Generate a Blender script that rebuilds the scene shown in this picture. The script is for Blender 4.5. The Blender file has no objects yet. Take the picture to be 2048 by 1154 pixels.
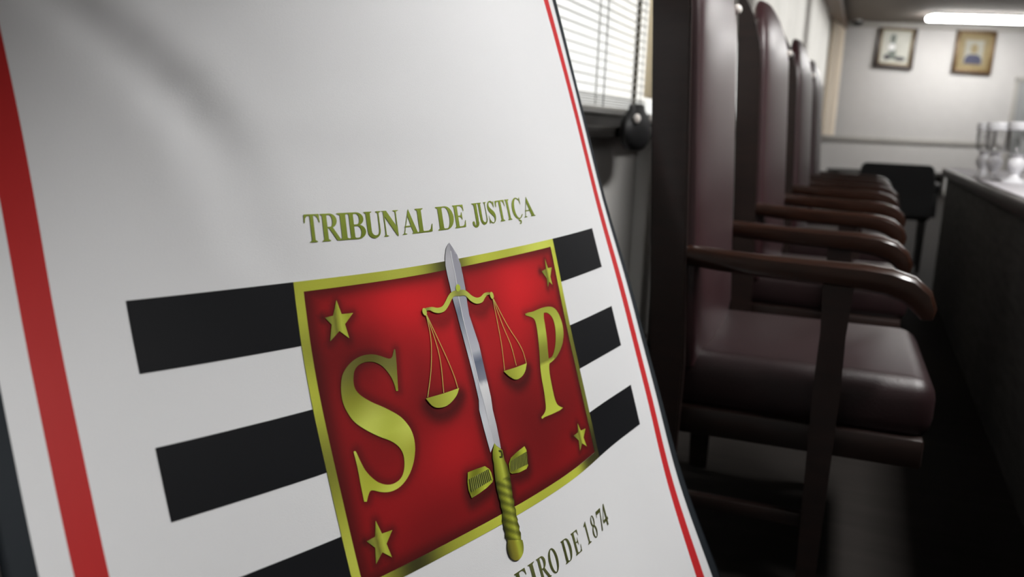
import bpy, bmesh, math, random
import numpy as np
from mathutils import Vector, Matrix, geometry, noise
random.seed(4)
scene = bpy.context.scene
COL = scene.collection

# ------------------------------------------------------------------ camera
cam = bpy.data.objects.new('camera', bpy.data.cameras.new('camera'))
COL.objects.link(cam)
R3 = np.array([[0.922513, 0.1089341, -0.3702743], [0.3839667, -0.1615013, 0.9091133], [0.0392337, -0.9808418, -0.1908141]])          # rows: world X, Y, Z in (right, down, forward)
mw = Matrix(((R3[0][0], -R3[0][1], -R3[0][2], 0.0),
             (R3[1][0], -R3[1][1], -R3[1][2], 0.0),
             (R3[2][0], -R3[2][1], -R3[2][2], 0.92),
             (0, 0, 0, 1)))
cam.matrix_world = mw
cam.data.sensor_width = 36.0
cam.data.lens = 1700.0 / 2048.0 * 36.0
cam.data.clip_start = 0.02
cam.data.dof.use_dof = True
cam.data.dof.focus_distance = 0.98
cam.data.dof.aperture_fstop = 4.2
scene.camera = cam

# ------------------------------------------------------------------ world, exposure
world = bpy.data.worlds.new('overcast'); scene.world = world
world.use_nodes = True
bgn = world.node_tree.nodes['Background']
bgn.inputs['Color'].default_value = (0.97, 0.98, 0.97, 1)
bgn.inputs['Strength'].default_value = 0.8
scene.view_settings.view_transform = 'Standard'
scene.view_settings.look = 'None'
scene.view_settings.exposure = 1.25
scene.view_settings.gamma = 1.0
scene.view_settings.use_curve_mapping = False
scene.cycles.use_denoising = True
scene.cycles.max_bounces = 8
scene.cycles.diffuse_bounces = 4
scene.cycles.transmission_bounces = 6
scene.cycles.transparent_max_bounces = 12
scene.cycles.sample_clamp_indirect = 6.0
LAMP = 9.0          # radiance of the fluorescent diffusers

# ------------------------------------------------------------------ helpers
def lin(c):
    return tuple(((x / 255.0) / 12.92 if x / 255.0 <= 0.04045 else ((x / 255.0 + 0.055) / 1.055) ** 2.4) for x in c)

def mat(name, rgb, rough=0.6, metal=0.0, spec=0.5, var=0.06, scale=6.0, bump=0.0, bscale=80.0,
        stretch=(1, 1, 1), coat=0.0, trans=0.0, emit=0.0, sheen=0.0, rgb2=None, coatr=0.12):
    m = bpy.data.materials.new(name); m.use_nodes = True
    nt = m.node_tree; n = nt.nodes; L = nt.links
    b = n['Principled BSDF']
    c = lin(rgb); c2 = lin(rgb2) if rgb2 else tuple(x * (1 - var * 2) for x in c)
    tc = n.new('ShaderNodeTexCoord'); mp = n.new('ShaderNodeMapping'); mp.inputs['Scale'].default_value = stretch
    L.new(tc.outputs['Object'], mp.inputs['Vector'])
    nz = n.new('ShaderNodeTexNoise'); nz.inputs['Scale'].default_value = scale; nz.inputs['Detail'].default_value = 5
    L.new(mp.outputs[0], nz.inputs['Vector'])
    cr = n.new('ShaderNodeValToRGB')
    cr.color_ramp.elements[0].position = 0.3; cr.color_ramp.elements[1].position = 0.7
    cr.color_ramp.elements[0].color = (*c2, 1); cr.color_ramp.elements[1].color = (*c, 1)
    L.new(nz.outputs['Fac'], cr.inputs['Fac']); L.new(cr.outputs['Color'], b.inputs['Base Color'])
    b.inputs['Roughness'].default_value = rough; b.inputs['Metallic'].default_value = metal
    b.inputs['Specular IOR Level'].default_value = spec
    b.inputs['Coat Weight'].default_value = coat; b.inputs['Coat Roughness'].default_value = coatr
    b.inputs['Transmission Weight'].default_value = trans
    b.inputs['Sheen Weight'].default_value = sheen
    if emit:
        b.inputs['Emission Color'].default_value = (1.0, 0.988, 0.97, 1); b.inputs['Emission Strength'].default_value = emit
    if bump:
        n2 = n.new('ShaderNodeTexNoise'); n2.inputs['Scale'].default_value = bscale; n2.inputs['Detail'].default_value = 3
        L.new(mp.outputs[0], n2.inputs['Vector'])
        bp = n.new('ShaderNodeBump'); bp.inputs['Strength'].default_value = bump; bp.inputs['Distance'].default_value = 0.002
        L.new(n2.outputs['Fac'], bp.inputs['Height']); L.new(bp.outputs['Normal'], b.inputs['Normal'])
    return m

class B:
    """collects shapes into one mesh"""
    def __init__(s): s.bm = bmesh.new()
    def _add(s, t):
        me = bpy.data.meshes.new('tmp'); t.to_mesh(me); t.free(); s.bm.from_mesh(me); bpy.data.meshes.remove(me); return s
    def box(s, c, d, bev=0.0, seg=2, rot=None, taper=None):
        t = bmesh.new(); bmesh.ops.create_cube(t, size=1.0)
        for v in t.verts:
            k = 1.0
            if taper and v.co.z < 0: k = taper
            v.co = Vector((v.co.x * d[0] * k, v.co.y * d[1] * k, v.co.z * d[2]))
        if bev: bmesh.ops.bevel(t, geom=t.edges[:], offset=bev, segments=seg, affect='EDGES', profile=0.5)
        if rot: bmesh.ops.transform(t, matrix=rot, verts=t.verts)
        bmesh.ops.translate(t, vec=Vector(c), verts=t.verts)
        return s._add(t)
    def cyl(s, p0, p1, r0, r1=None, n=20):
        p0 = Vector(p0); p1 = Vector(p1); r1 = r0 if r1 is None else r1
        t = bmesh.new(); d = p1 - p0
        bmesh.ops.create_cone(t, cap_ends=True, segments=n, radius1=r0, radius2=r1, depth=d.length)
        q = d.to_track_quat('Z', 'Y').to_matrix().to_4x4()
        bmesh.ops.transform(t, matrix=Matrix.Translation((p0 + p1) / 2) @ q, verts=t.verts)
        return s._add(t)
    def lathe(s, prof, c=(0, 0, 0), n=40):
        t = bmesh.new(); rings = []
        for r, z in prof:
            rings.append([t.verts.new((c[0] + r * math.cos(2 * math.pi * i / n), c[1] + r * math.sin(2 * math.pi * i / n), c[2] + z)) for i in range(n)])
        for a, b in zip(rings[:-1], rings[1:]):
            for i in range(n): t.faces.new((a[i], a[(i + 1) % n], b[(i + 1) % n], b[i]))
        t.faces.new(rings[0][::-1]); t.faces.new(rings[-1])
        return s._add(t)
    def ball(s, c, r, sc=(1, 1, 1), n=20):
        t = bmesh.new(); bmesh.ops.create_uvsphere(t, u_segments=n, v_segments=n // 2, radius=r)
        for v in t.verts: v.co = Vector((v.co.x * sc[0] + c[0], v.co.y * sc[1] + c[1], v.co.z * sc[2] + c[2]))
        return s._add(t)
    def sweep(s, sections):
        """sections: equal-length loops of points, capped"""
        t = bmesh.new(); rings = [[t.verts.new(p) for p in sec] for sec in sections]; n = len(sections[0])
        for a, b in zip(rings[:-1], rings[1:]):
            for i in range(n): t.faces.new((a[i], a[(i + 1) % n], b[(i + 1) % n], b[i]))
        t.faces.new(rings[0][::-1]); t.faces.new(rings[-1])
        bmesh.ops.recalc_face_normals(t, faces=t.faces)
        return s._add(t)
    def build(s, name, m, parent=None, smooth=True, loc=None):
        me = bpy.data.meshes.new(name); s.bm.to_mesh(me); s.bm.free()
        me.materials.append(m)
        if smooth:
            me.polygons.foreach_set('use_smooth', [True] * len(me.polygons))
            me.set_sharp_from_angle(angle=math.radians(38))
        o = bpy.data.objects.new(name, me); COL.objects.link(o)
        if parent: o.parent = parent
        if loc: o.location = loc
        return o

def tag(o, label, cat, group=None):
    o['label'] = label; o['category'] = cat
    if group: o['group'] = group
    return o
def thing(name, label, cat, loc=(0, 0, 0), rz=0.0, group=None):
    o = bpy.data.objects.new(name, None); o.empty_display_size = 0.1; COL.objects.link(o)
    o.location = loc; o.rotation_euler = (0, 0, rz); return tag(o, label, cat, group)
def struct(o): o['kind'] = 'structure'; return o
def copy_tree(o, parent=None):
    c = o.copy(); COL.objects.link(c); c.parent = parent
    for ch in list(o.children): copy_tree(ch, c)
    return c

# ------------------------------------------------------------------ materials
M_wall = mat('wall_paint', (205, 203, 200), 0.8, var=0.02, bump=0.1, bscale=120)
M_wall2 = mat('wall_paint_end', (197, 195, 193), 0.8, var=0.02, bump=0.1, bscale=120)
M_ceil = mat('ceiling_paint', (128, 119, 112), 0.85, var=0.03)
M_floor = mat('dark_floor', (40, 37, 35), 0.8, var=0.15, scale=3, stretch=(1, 8, 1), spec=0.1)
M_wood = mat('dark_wood', (38, 23, 19), 0.42, var=0.25, scale=9, stretch=(1, 1, 6), coat=0.25)
M_armw = mat('polished_arm_wood', (46, 25, 16), 0.28, var=0.2, scale=14, stretch=(1, 6, 6), coat=0.25, spec=0.4)
M_leather = mat('oxblood_leather', (56, 28, 32), 0.42, var=0.08, scale=25, bump=0.3, bscale=260, spec=0.7, coat=0.5, coatr=0.34)
M_leather2 = mat('dark_leather_seat', (42, 26, 28), 0.42, var=0.08, scale=25, bump=0.3, bscale=260, spec=0.5)  # seat leather, darker than the backs and without coat
M_black = mat('black_vinyl', (30, 30, 31), 0.55, var=0.1, bump=0.2, bscale=200, spec=0.3)
M_table = mat('black_brown_wood', (68, 66, 64), 0.85, var=0.2, scale=6, stretch=(1, 1, 6), spec=0.12)
M_edge = mat('brown_table_edge', (44, 34, 31), 0.4, var=0.2, scale=6)
M_cloth_t = mat('white_table_cloth', (214, 211, 216), 0.8, var=0.10, scale=22, bump=0.2, bscale=300)
M_alu = mat('brushed_aluminium', (150, 149, 146), 0.4, 0.6, var=0.05)
M_slat = mat('pale_grey_slat', (176, 175, 170), 0.45, var=0.04)
M_dark = mat('dark_anodised_metal', (44, 42, 40), 0.5, var=0.1)
M_sill = mat('black_stone_sill', (34, 32, 30), 0.45, var=0.1)
M_beige = mat('beige_window_trim', (205, 190, 160), 0.7, var=0.04)
M_drape = mat('beige_drape', (232, 218, 198), 0.9, var=0.06, scale=8, stretch=(1, 1, .2), sheen=0.3, bump=0.2, bscale=250)
M_pelmet = mat('brown_pelmet_wood', (110, 84, 62), 0.5, var=0.2, scale=7, stretch=(1, 5, 1))
M_white = mat('white_enamel', (226, 226, 224), 0.35, var=0.02)
M_diff = mat('lamp_diffuser', (240, 240, 236), 0.4, emit=LAMP * 1.7)
M_diff_boost = mat('boosted_lamp_diffuser', (240, 240, 236), 0.4, emit=LAMP * 2.6)  # stronger emission for the added near lamp
M_trim = mat('grey_rail_paint', (172, 169, 164), 0.6, var=0.04)
M_glossy_white = mat('glossy_white', (238, 232, 226), 0.18, var=0.02, coat=0.5)  # for the beads that imitate chair highlights, and the bag buckles
M_door = mat('grey_door_paint', (150, 152, 152), 0.6, var=0.04)
M_gold = mat('old_gilt', (128, 108, 66), 0.4, 0.35, var=0.15, scale=30)
M_brown_fr = mat('dark_walnut_frame', (64, 50, 40), 0.4, var=0.2, scale=30)
M_gilt_brown = mat('gilt_brown_frame', (98, 74, 46), 0.4, 0.2, var=0.2, scale=30)
M_matpale = mat('pale_picture_paper', (196, 196, 186), 0.6, var=0.08, scale=7)
M_matgold = mat('ochre_mount', (130, 115, 80), 0.6, var=0.08, scale=9)
M_ink_grey = mat('grey_green_ink', (104, 112, 104), 0.6, var=0.1)
M_ink_dark = mat('dark_print_ink', (52, 52, 56), 0.6, var=0.1)
M_ink_navy = mat('navy_print_ink', (52, 54, 78), 0.6, var=0.1)
M_ink_face = mat('grey_print_ink', (150, 148, 136), 0.6, var=0.08)
M_glassw = mat('highlight_white_glass', (238, 238, 242), 0.25, var=0.02, coat=0.3)  # bright highlights of the goblet feet put into the colour; also the white rims

def glass(name, tint=(1, 1, 1), fac=0.1):
    m = bpy.data.materials.new(name); m.use_nodes = True; nt = m.node_tree; nt.nodes.clear()
    o = nt.nodes.new('ShaderNodeOutputMaterial'); mx = nt.nodes.new('ShaderNodeMixShader')
    t = nt.nodes.new('ShaderNodeBsdfTransparent'); t.inputs[0].default_value = (*tint, 1)
    g = nt.nodes.new('ShaderNodeBsdfGlossy'); g.inputs['Roughness'].default_value = 0.03
    lw = nt.nodes.new('ShaderNodeLayerWeight'); lw.inputs[0].default_value = 0.35
    mt = nt.nodes.new('ShaderNodeMath'); mt.operation = 'MULTIPLY_ADD'; mt.inputs[1].default_value = 0.35; mt.inputs[2].default_value = fac * 0.2
    nt.links.new(lw.outputs['Fresnel'], mt.inputs[0]); nt.links.new(mt.outputs[0], mx.inputs[0])
    nt.links.new(t.outputs[0], mx.inputs[1]); nt.links.new(g.outputs[0], mx.inputs[2]); nt.links.new(mx.outputs[0], o.inputs[0])
    return m
M_pane = glass('window_glass', (0.96, 0.955, 0.945))
M_goblet = glass('goblet_glass', (0.965, 0.965, 0.965), 0.2)

def sheer(name, rgb):
    m = bpy.data.materials.new(name); m.use_nodes = True; nt = m.node_tree; nt.nodes.clear()
    o = nt.nodes.new('ShaderNodeOutputMaterial'); mx = nt.nodes.new('ShaderNodeMixShader'); mx.inputs[0].default_value = 0.68
    d = nt.nodes.new('ShaderNodeBsdfDiffuse'); t = nt.nodes.new('ShaderNodeBsdfTranslucent')
    nz = nt.nodes.new('ShaderNodeTexNoise'); nz.inputs['Scale'].default_value = 3
    cr = nt.nodes.new('ShaderNodeValToRGB'); c = lin(rgb)
    cr.color_ramp.elements[0].color = (*[x * .86 for x in c], 1); cr.color_ramp.elements[1].color = (*c, 1)
    tc = nt.nodes.new('ShaderNodeTexCoord'); nt.links.new(tc.outputs['Object'], nz.inputs['Vector'])
    nt.links.new(nz.outputs['Fac'], cr.inputs['Fac'])
    for s in (d, t): nt.links.new(cr.outputs['Color'], s.inputs['Color'])
    nt.links.new(d.outputs[0], mx.inputs[1]); nt.links.new(t.outputs[0], mx.inputs[2]); nt.links.new(mx.outputs[0], o.inputs[0])
    return m
M_sheer = sheer('sheer_white_curtain', (253, 250, 246))

# ------------------------------------------------------------------ room
XL, XR, YB = -0.85, 4.6, -2.6
ZC = 2.79
KW = 0.325                                   # the end wall stands askew to the long walls
AW = math.atan(KW)
WO = Vector((XL, 15.6 + KW * (XL + 0.6), 0))  # its left corner
def on_wall(s, z, out=0.0):
    """point on the end wall: s along it from the left corner, out = distance into the room"""
    return WO + Vector((math.cos(AW) * s, math.sin(AW) * s, z)) + Vector((math.sin(AW), -math.cos(AW), 0)) * out
YE = WO.y + KW * (XR - XL)
T = 0.15
struct(B().box(((XL + XR) / 2, (YB + YE) / 2, -0.05), (XR - XL + 2 * T, YE - YB + 2 * T, 0.1)).build('floor', M_floor))
struct(B().box(((XL + XR) / 2, (YB + YE) / 2, ZC + 0.05), (XR - XL + 2 * T, YE - YB + 2 * T, 0.1)).build('ceiling', M_ceil))
# left wall with its window openings: (y0, y1, z0, z1)
OPEN = [(0.75, 4.25, 0.955, 2.35), (5.7, 9.6, 0.98, 2.5), (10.1, 14.1, 0.98, 2.5)]
wl = B(); y = YB - T
for (a, b, z0, z1) in OPEN:
    wl.box((XL - T / 2, (y + a) / 2, ZC / 2), (T, a - y, ZC))
    wl.box((XL - T / 2, (a + b) / 2, z0 / 2), (T, b - a, z0))
    wl.box((XL - T / 2, (a + b) / 2, (z1 + ZC) / 2), (T, b - a, ZC - z1)); y = b
yend = WO.y + 0.1
wl.box((XL - T / 2, (y + yend) / 2, ZC / 2), (T, yend - y, ZC))
struct(wl.build('wall_left', M_wall))
struct(B().box((XR + T / 2, (YB + YE) / 2, ZC / 2), (T, YE - YB + 2 * T, ZC)).build('wall_right', M_wall))
struct(B().box((XR - 0.02, (YB + YE) / 2, 0.6), (0.04, YE - YB, 1.2), 0.005).build('added_dark_panel', M_wood))  # unseen dark panel added to darken low reflections in the chair leather
struct(B().box(((XL + XR) / 2, YB - T / 2, ZC / 2), (XR - XL, T, ZC)).build('wall_back', M_wall))
LW = (XR - XL) / math.cos(AW)
e = B(); e.box((LW / 2, T / 2, ZC / 2), (LW, T, ZC))
we = struct(e.build('wall_end', M_wall2, loc=WO)); we.rotation_euler = (0, 0, AW)
tr = B(); tr.box((LW / 2 - .1, -0.012, 0.885), (LW - .3, 0.024, 0.085), 0.006)
o = struct(tr.build('trim_1', M_trim, loc=WO)); o.rotation_euler = (0, 0, AW)
tr = B(); tr.box((LW / 2 - .1, -0.03, ZC - 0.045), (LW - .3, 0.06, 0.09), 0.02)
o = struct(tr.build('trim_2', M_trim, loc=WO)); o.rotation_euler = (0, 0, AW)
o = struct(B().box((LW / 2 - .1, -0.008, 0.05), (LW - .3, 0.016, 0.1), 0.004).build('baseboard_end', M_trim, loc=WO)); o.rotation_euler = (0, 0, AW)

# windows of the left wall
def window(n, a, b, z0, z1, xp, mull, m):
    w = B(); fr = 0.05
    for yy in (a + fr / 2, b - fr / 2): w.box((xp, yy, (z0 + z1) / 2), (0.05, fr, z1 - z0))
    w.box((xp, (a + b) / 2, z0 + fr / 4), (0.05, b - a, fr / 2)); w.box((xp, (a + b) / 2, z1 - fr / 2), (0.05, b - a, fr))
    for yy in mull: w.box((xp, yy, (z0 + z1) / 2), (0.012, 0.03, z1 - z0))
    root = struct(w.build('window_%d' % n, m, smooth=False))
    ys = [a + fr] + sorted(mull) + [b - fr]
    for p, q in zip(ys[:-1], ys[1:]):
        B().box((xp, (p + q) / 2, (z0 + z1) / 2), (0.005, q - p - .03, z1 - z0 - .04)).build('pane', M_pane, root, smooth=False)
    return root
window(1, 0.75, 4.25, 0.955, 2.35, XL - 0.06, [1.6, 2.45, 3.47], M_dark)
window(2, 5.7, 9.6, 0.98, 2.5, XL - 0.09, [7.0, 8.3], M_alu)
window(3, 10.1, 14.1, 0.98, 2.5, XL - 0.09, [11.4, 12.7], M_alu)
struct(B().box((XL + 0.012, 3.82, 1.69), (0.024, 0.88, 1.30), 0.004).box((XL + 0.012, 2.1, 2.37), (0.024, 2.8, 0.10), 0.004).build('trim_3', M_beige))
sill = struct(B().box((XL + 0.02, 2.15, 0.905), (0.12, 2.9, 0.036), 0.006).build('trim_4', M_sill))
struct(B().box((XL + 0.006, 2.15, 0.938), (0.03, 2.75, 0.030)).build('trim_5', M_dark))
struct(B().box((XL + 0.02, 2.15, 0.9675), (0.03, 2.70, 0.010), 0.003).build('trim_6', M_alu))
struct(B().box((XL + 0.03, 3.38, 0.44), (0.06, 0.10, 0.88), 0.008).build('trim_7', M_white))

# venetian blind
bl = thing('venetian_blind', 'pale grey venetian blind on the window between the banner and the chairs', 'blind', (XL + 0.022, 2.1, 0.975))
B().box((0, 0, 1.37), (0.035, 2.36, 0.035), 0.004).build('headrail', M_slat, bl)
B().box((0, 0, 0.006), (0.028, 2.40, 0.012), 0.003).build('bottom_rail', M_slat, bl)
sl = B(); sec = []
for yy in (-1.2, 1.2):
    sec.append([Vector((x, yy, z)) for x, z in ((-.0125, 0), (0, .0022), (.0125, 0), (.0125, -.0008), (0, .0014), (-.0125, -.0008))])
sl.sweep(sec)
slat0 = sl.build('slat', M_slat, bl)
nsl = 52
for i in range(nsl):
    s = slat0 if i == 0 else slat0.copy()
    if i: COL.objects.link(s); s.parent = bl
    zz = 0.018 + (i * 0.008 if i < 4 else 0.030 + (i - 4) * 0.0272)
    s.location = (0, 0, zz); s.rotation_euler = (0, math.radians(14 + random.uniform(-2, 2)), 0)
for yy in (-0.75, 0.05, 0.62, 1.1):
    B().box((0.0135, yy, 0.68), (0.001, 0.010, 1.34)).box((-0.0135, yy, 0.68), (0.001, 0.010, 1.34)).build('ladder_tape', M_dark, bl, smooth=False)

# curtains of the far windows
def drape(name, m, y0, y1, z0, z1, xf, amp, per, parent=None):
    n = int((y1 - y0) / per * 12); rows = 14; V = []; Fc = []
    for j in range(rows + 1):
        t = j / rows
        for i in range(n + 1):
            yy = y0 + (y1 - y0) * i / n
            ph = 2 * math.pi * (yy - y0) / per
            x = xf(yy, t) + amp * (0.75 + .25 * math.sin(yy * 3.1)) * math.sin(ph + .8 * math.sin(yy * 2.3)) + amp * .3 * math.sin(2.3 * ph + 1)
            V.append((x, yy, z0 + (z1 - z0) * t))
    for j in range(rows):
        for i in range(n):
            a = j * (n + 1) + i; Fc.append((a, a + 1, a + n + 2, a + n + 1))
    me = bpy.data.meshes.new(name); me.from_pydata(V, [], Fc); me.materials.append(m)
    me.polygons.foreach_set('use_smooth', [True] * len(me.polygons))
    o = bpy.data.objects.new(name, me); COL.objects.link(o)
    if parent: o.parent = parent
    return o
c1 = drape('sheer_curtain', M_sheer, 5.3, 9.85, 0.94, 2.615, lambda y, t: -0.765, 0.022, 0.17)
tag(c1, 'white sheer curtain over the window just behind the chair backs', 'curtain')
c2 = drape('sheer_curtain', M_sheer, 9.9, 14.2, 0.94, 2.62, lambda y, t: -0.765, 0.022, 0.19)
tag(c2, 'white sheer curtain over the last window before the beige drape', 'curtain')
c3 = drape('drape', M_drape, 14.0, 15.35, 0.93, 2.615, lambda y, t: -0.70 + 0.10 * max(0, min(1, (y - 14.2) / 0.8)), 0.035, 0.26)
tag(c3, 'long beige drape gathered at the far end of the windows', 'drape')
pm = B().box((-0.70, 10.3, 2.69), (0.29, 10.2, 0.14), 0.01).build('pelmet', M_pelmet)
tag(pm, 'brown wooden pelmet box running above the far curtains', 'pelmet')

# door in the end wall
dr = struct(B().box((3.58, -0.014, 0.97), (0.86, 0.028, 1.92), 0.004).build('door_1', M_door, loc=WO)); dr.rotation_euler = (0, 0, AW)
for zz, hh in ((1.42, 0.72), (0.5, 0.72)):
    B().box((3.58, -0.031, zz), (0.62, 0.012, hh), 0.005).build('panel', M_door, dr)
B().ball((3.25, -0.07, 1.0), 0.028).cyl((3.25, -0.02, 1.0), (3.25, -0.07, 1.0), 0.012).build('knob', M_alu, dr)
df = B()
for x in (3.115, 4.045): df.box((x, -0.02, 0.985), (0.07, 0.04, 1.97), 0.006)
df.box((3.58, -0.02, 1.955), (1.0, 0.04, 0.07), 0.006)
o = struct(df.build('door_1_frame', M_trim, loc=WO)); o.rotation_euler = (0, 0, AW)

# pictures on the end wall
def wall_thing(name, label, cat, s, z, out=0.0, tilt=0.0, roll=0.0, group=None):
    t = thing(name, label, cat, on_wall(s, z, out), AW, group)
    t.rotation_euler = (tilt, roll, AW); return t
def ring(b, w, h, fw, y, d, bev=0.006):
    b.box((-w / 2 + fw / 2, y, 0), (fw, d, h), bev).box((w / 2 - fw / 2, y, 0), (fw, d, h), bev)
    b.box((0, y, h / 2 - fw / 2), (w, d, fw), bev).box((0, y, -h / 2 + fw / 2), (w, d, fw), bev); return b
def flat(pts, y, d=0.002):
    return [[Vector((x, y, z)) for x, z in pts], [Vector((x, y - d, z)) for x, z in pts]]
def ellp(cx, cz, a, b, n=24): return [(cx + a * math.cos(2 * math.pi * i / n), cz + b * math.sin(2 * math.pi * i / n)) for i in range(n)]
p1 = wall_thing('framed_picture', 'dark-framed pale picture beside the beige drape, left of the gilt one', 'picture', 1.11, 2.402, 0.03, -0.035, 0.045)
ring(B(), 0.63, 0.69, 0.062, 0, 0.04).build('frame', M_brown_fr, p1)
ring(B(), 0.51, 0.57, 0.025, 0.004, 0.03).build('gilt_slip', M_gold, p1)
B().box((0, 0.012, 0), (0.52, 0.006, 0.58)).build('picture_sheet', M_matpale, p1)
B().sweep(flat(ellp(-0.055, 0.13, 0.045, 0.075), 0.008)).sweep(flat([(-0.10, 0.06), (-0.01, 0.06), (0.03, -0.20), (-0.10, -0.20)], 0.008)).build('printed_figure', M_ink_grey, p1, smooth=False)
B().sweep(flat(ellp(-0.12, -0.17, 0.05, 0.045), 0.0055)).sweep(flat(ellp(0.09, -0.185, 0.085, 0.035), 0.0055)).build('printed_smudge', M_ink_dark, p1, smooth=False)  # dark smudges of the printed picture
B().sweep(flat(ellp(-0.06, -0.005, 0.055, 0.058), 0.003)).build('glare_disc', M_white, p1, smooth=False)  # lamp glare on the picture, put in as a white disc
p2 = wall_thing('framed_picture', 'gilt-framed portrait in dark blue clothes, near the door', 'picture', 2.365, 2.362, 0.03, -0.035, 0.035)
ring(B(), 0.63, 0.69, 0.05, 0, 0.045).build('frame', M_gilt_brown, p2)
ring(B(), 0.54, 0.60, 0.03, 0.004, 0.035).build('gilt_slip', M_gold, p2)
B().box((0, 0.014, 0), (0.53, 0.006, 0.6)).build('mount', M_matgold, p2)
B().box((0.0, 0.009, 0.0), (0.30, 0.004, 0.38)).build('picture_sheet', M_ink_face, p2)
B().sweep(flat([(-0.14, -0.19), (0.14, -0.19), (0.13, -0.09), (0.07, -0.04), (-0.07, -0.04), (-0.13, -0.09)], 0.0055)).build('printed_clothes', M_ink_navy, p2, smooth=False)
B().sweep(flat(ellp(0, 0.05, 0.055, 0.078), 0.0055)).build('printed_head', M_matgold, p2, smooth=False)

# black dome camera under the ceiling
sc = thing('security_camera', 'small black camera under the ceiling beside the beige drape', 'camera', (-0.40, 15.45, ZC))
B().cyl((0, 0, -0.03), (0, 0, 0), 0.05, 0.055).build('base', M_white, sc)
B().ball((0, 0, -0.05), 0.055, (1.5, 1, .75)).build('housing', M_black, sc)

# low bench below the end wall
bn = thing('low_bench', 'low dark bench against the end wall', 'bench', on_wall(1.15, 0, 0.24), AW)
B().box((0, 0, 0.355), (1.9, 0.34, 0.055), 0.008).build('seat', M_table, bn)
for x in (-0.85, 0.85):
    B().box((x, 0, 0.165), (0.06, 0.28, 0.33), 0.006).build('leg', M_table, bn)

# ceiling lights
def ceiling_light(x, y, rz, label, L=1.9, W=0.30, m=None):
    t = thing('ceiling_light', label, 'light', (x, y, ZC), rz, 'long fluorescent lights on the ceiling')
    B().box((0, 0, -0.018), (L + 0.02, W + .02, 0.036), 0.006).build('housing', M_white, t)
    d = B().box((0, 0, -0.065), (L, W, 0.06), 0.029, 4).build('diffuser', m or M_diff, t)
    return t
ceiling_light(1.52, 15.05, AW, 'glowing fluorescent light on the ceiling in front of the two pictures')
ceiling_light(2.2, 9.6, 0, 'unseen fluorescent light added over the middle of the room for general light')  # out-of-view lamp added to lift the room, curtains and end wall
ceiling_light(1.15, 1.95, math.pi / 2, 'unseen fluorescent light added over the near end of the table to brighten the banner', m=M_diff_boost)  # out-of-view lamp added and boosted to brighten the banner

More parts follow.
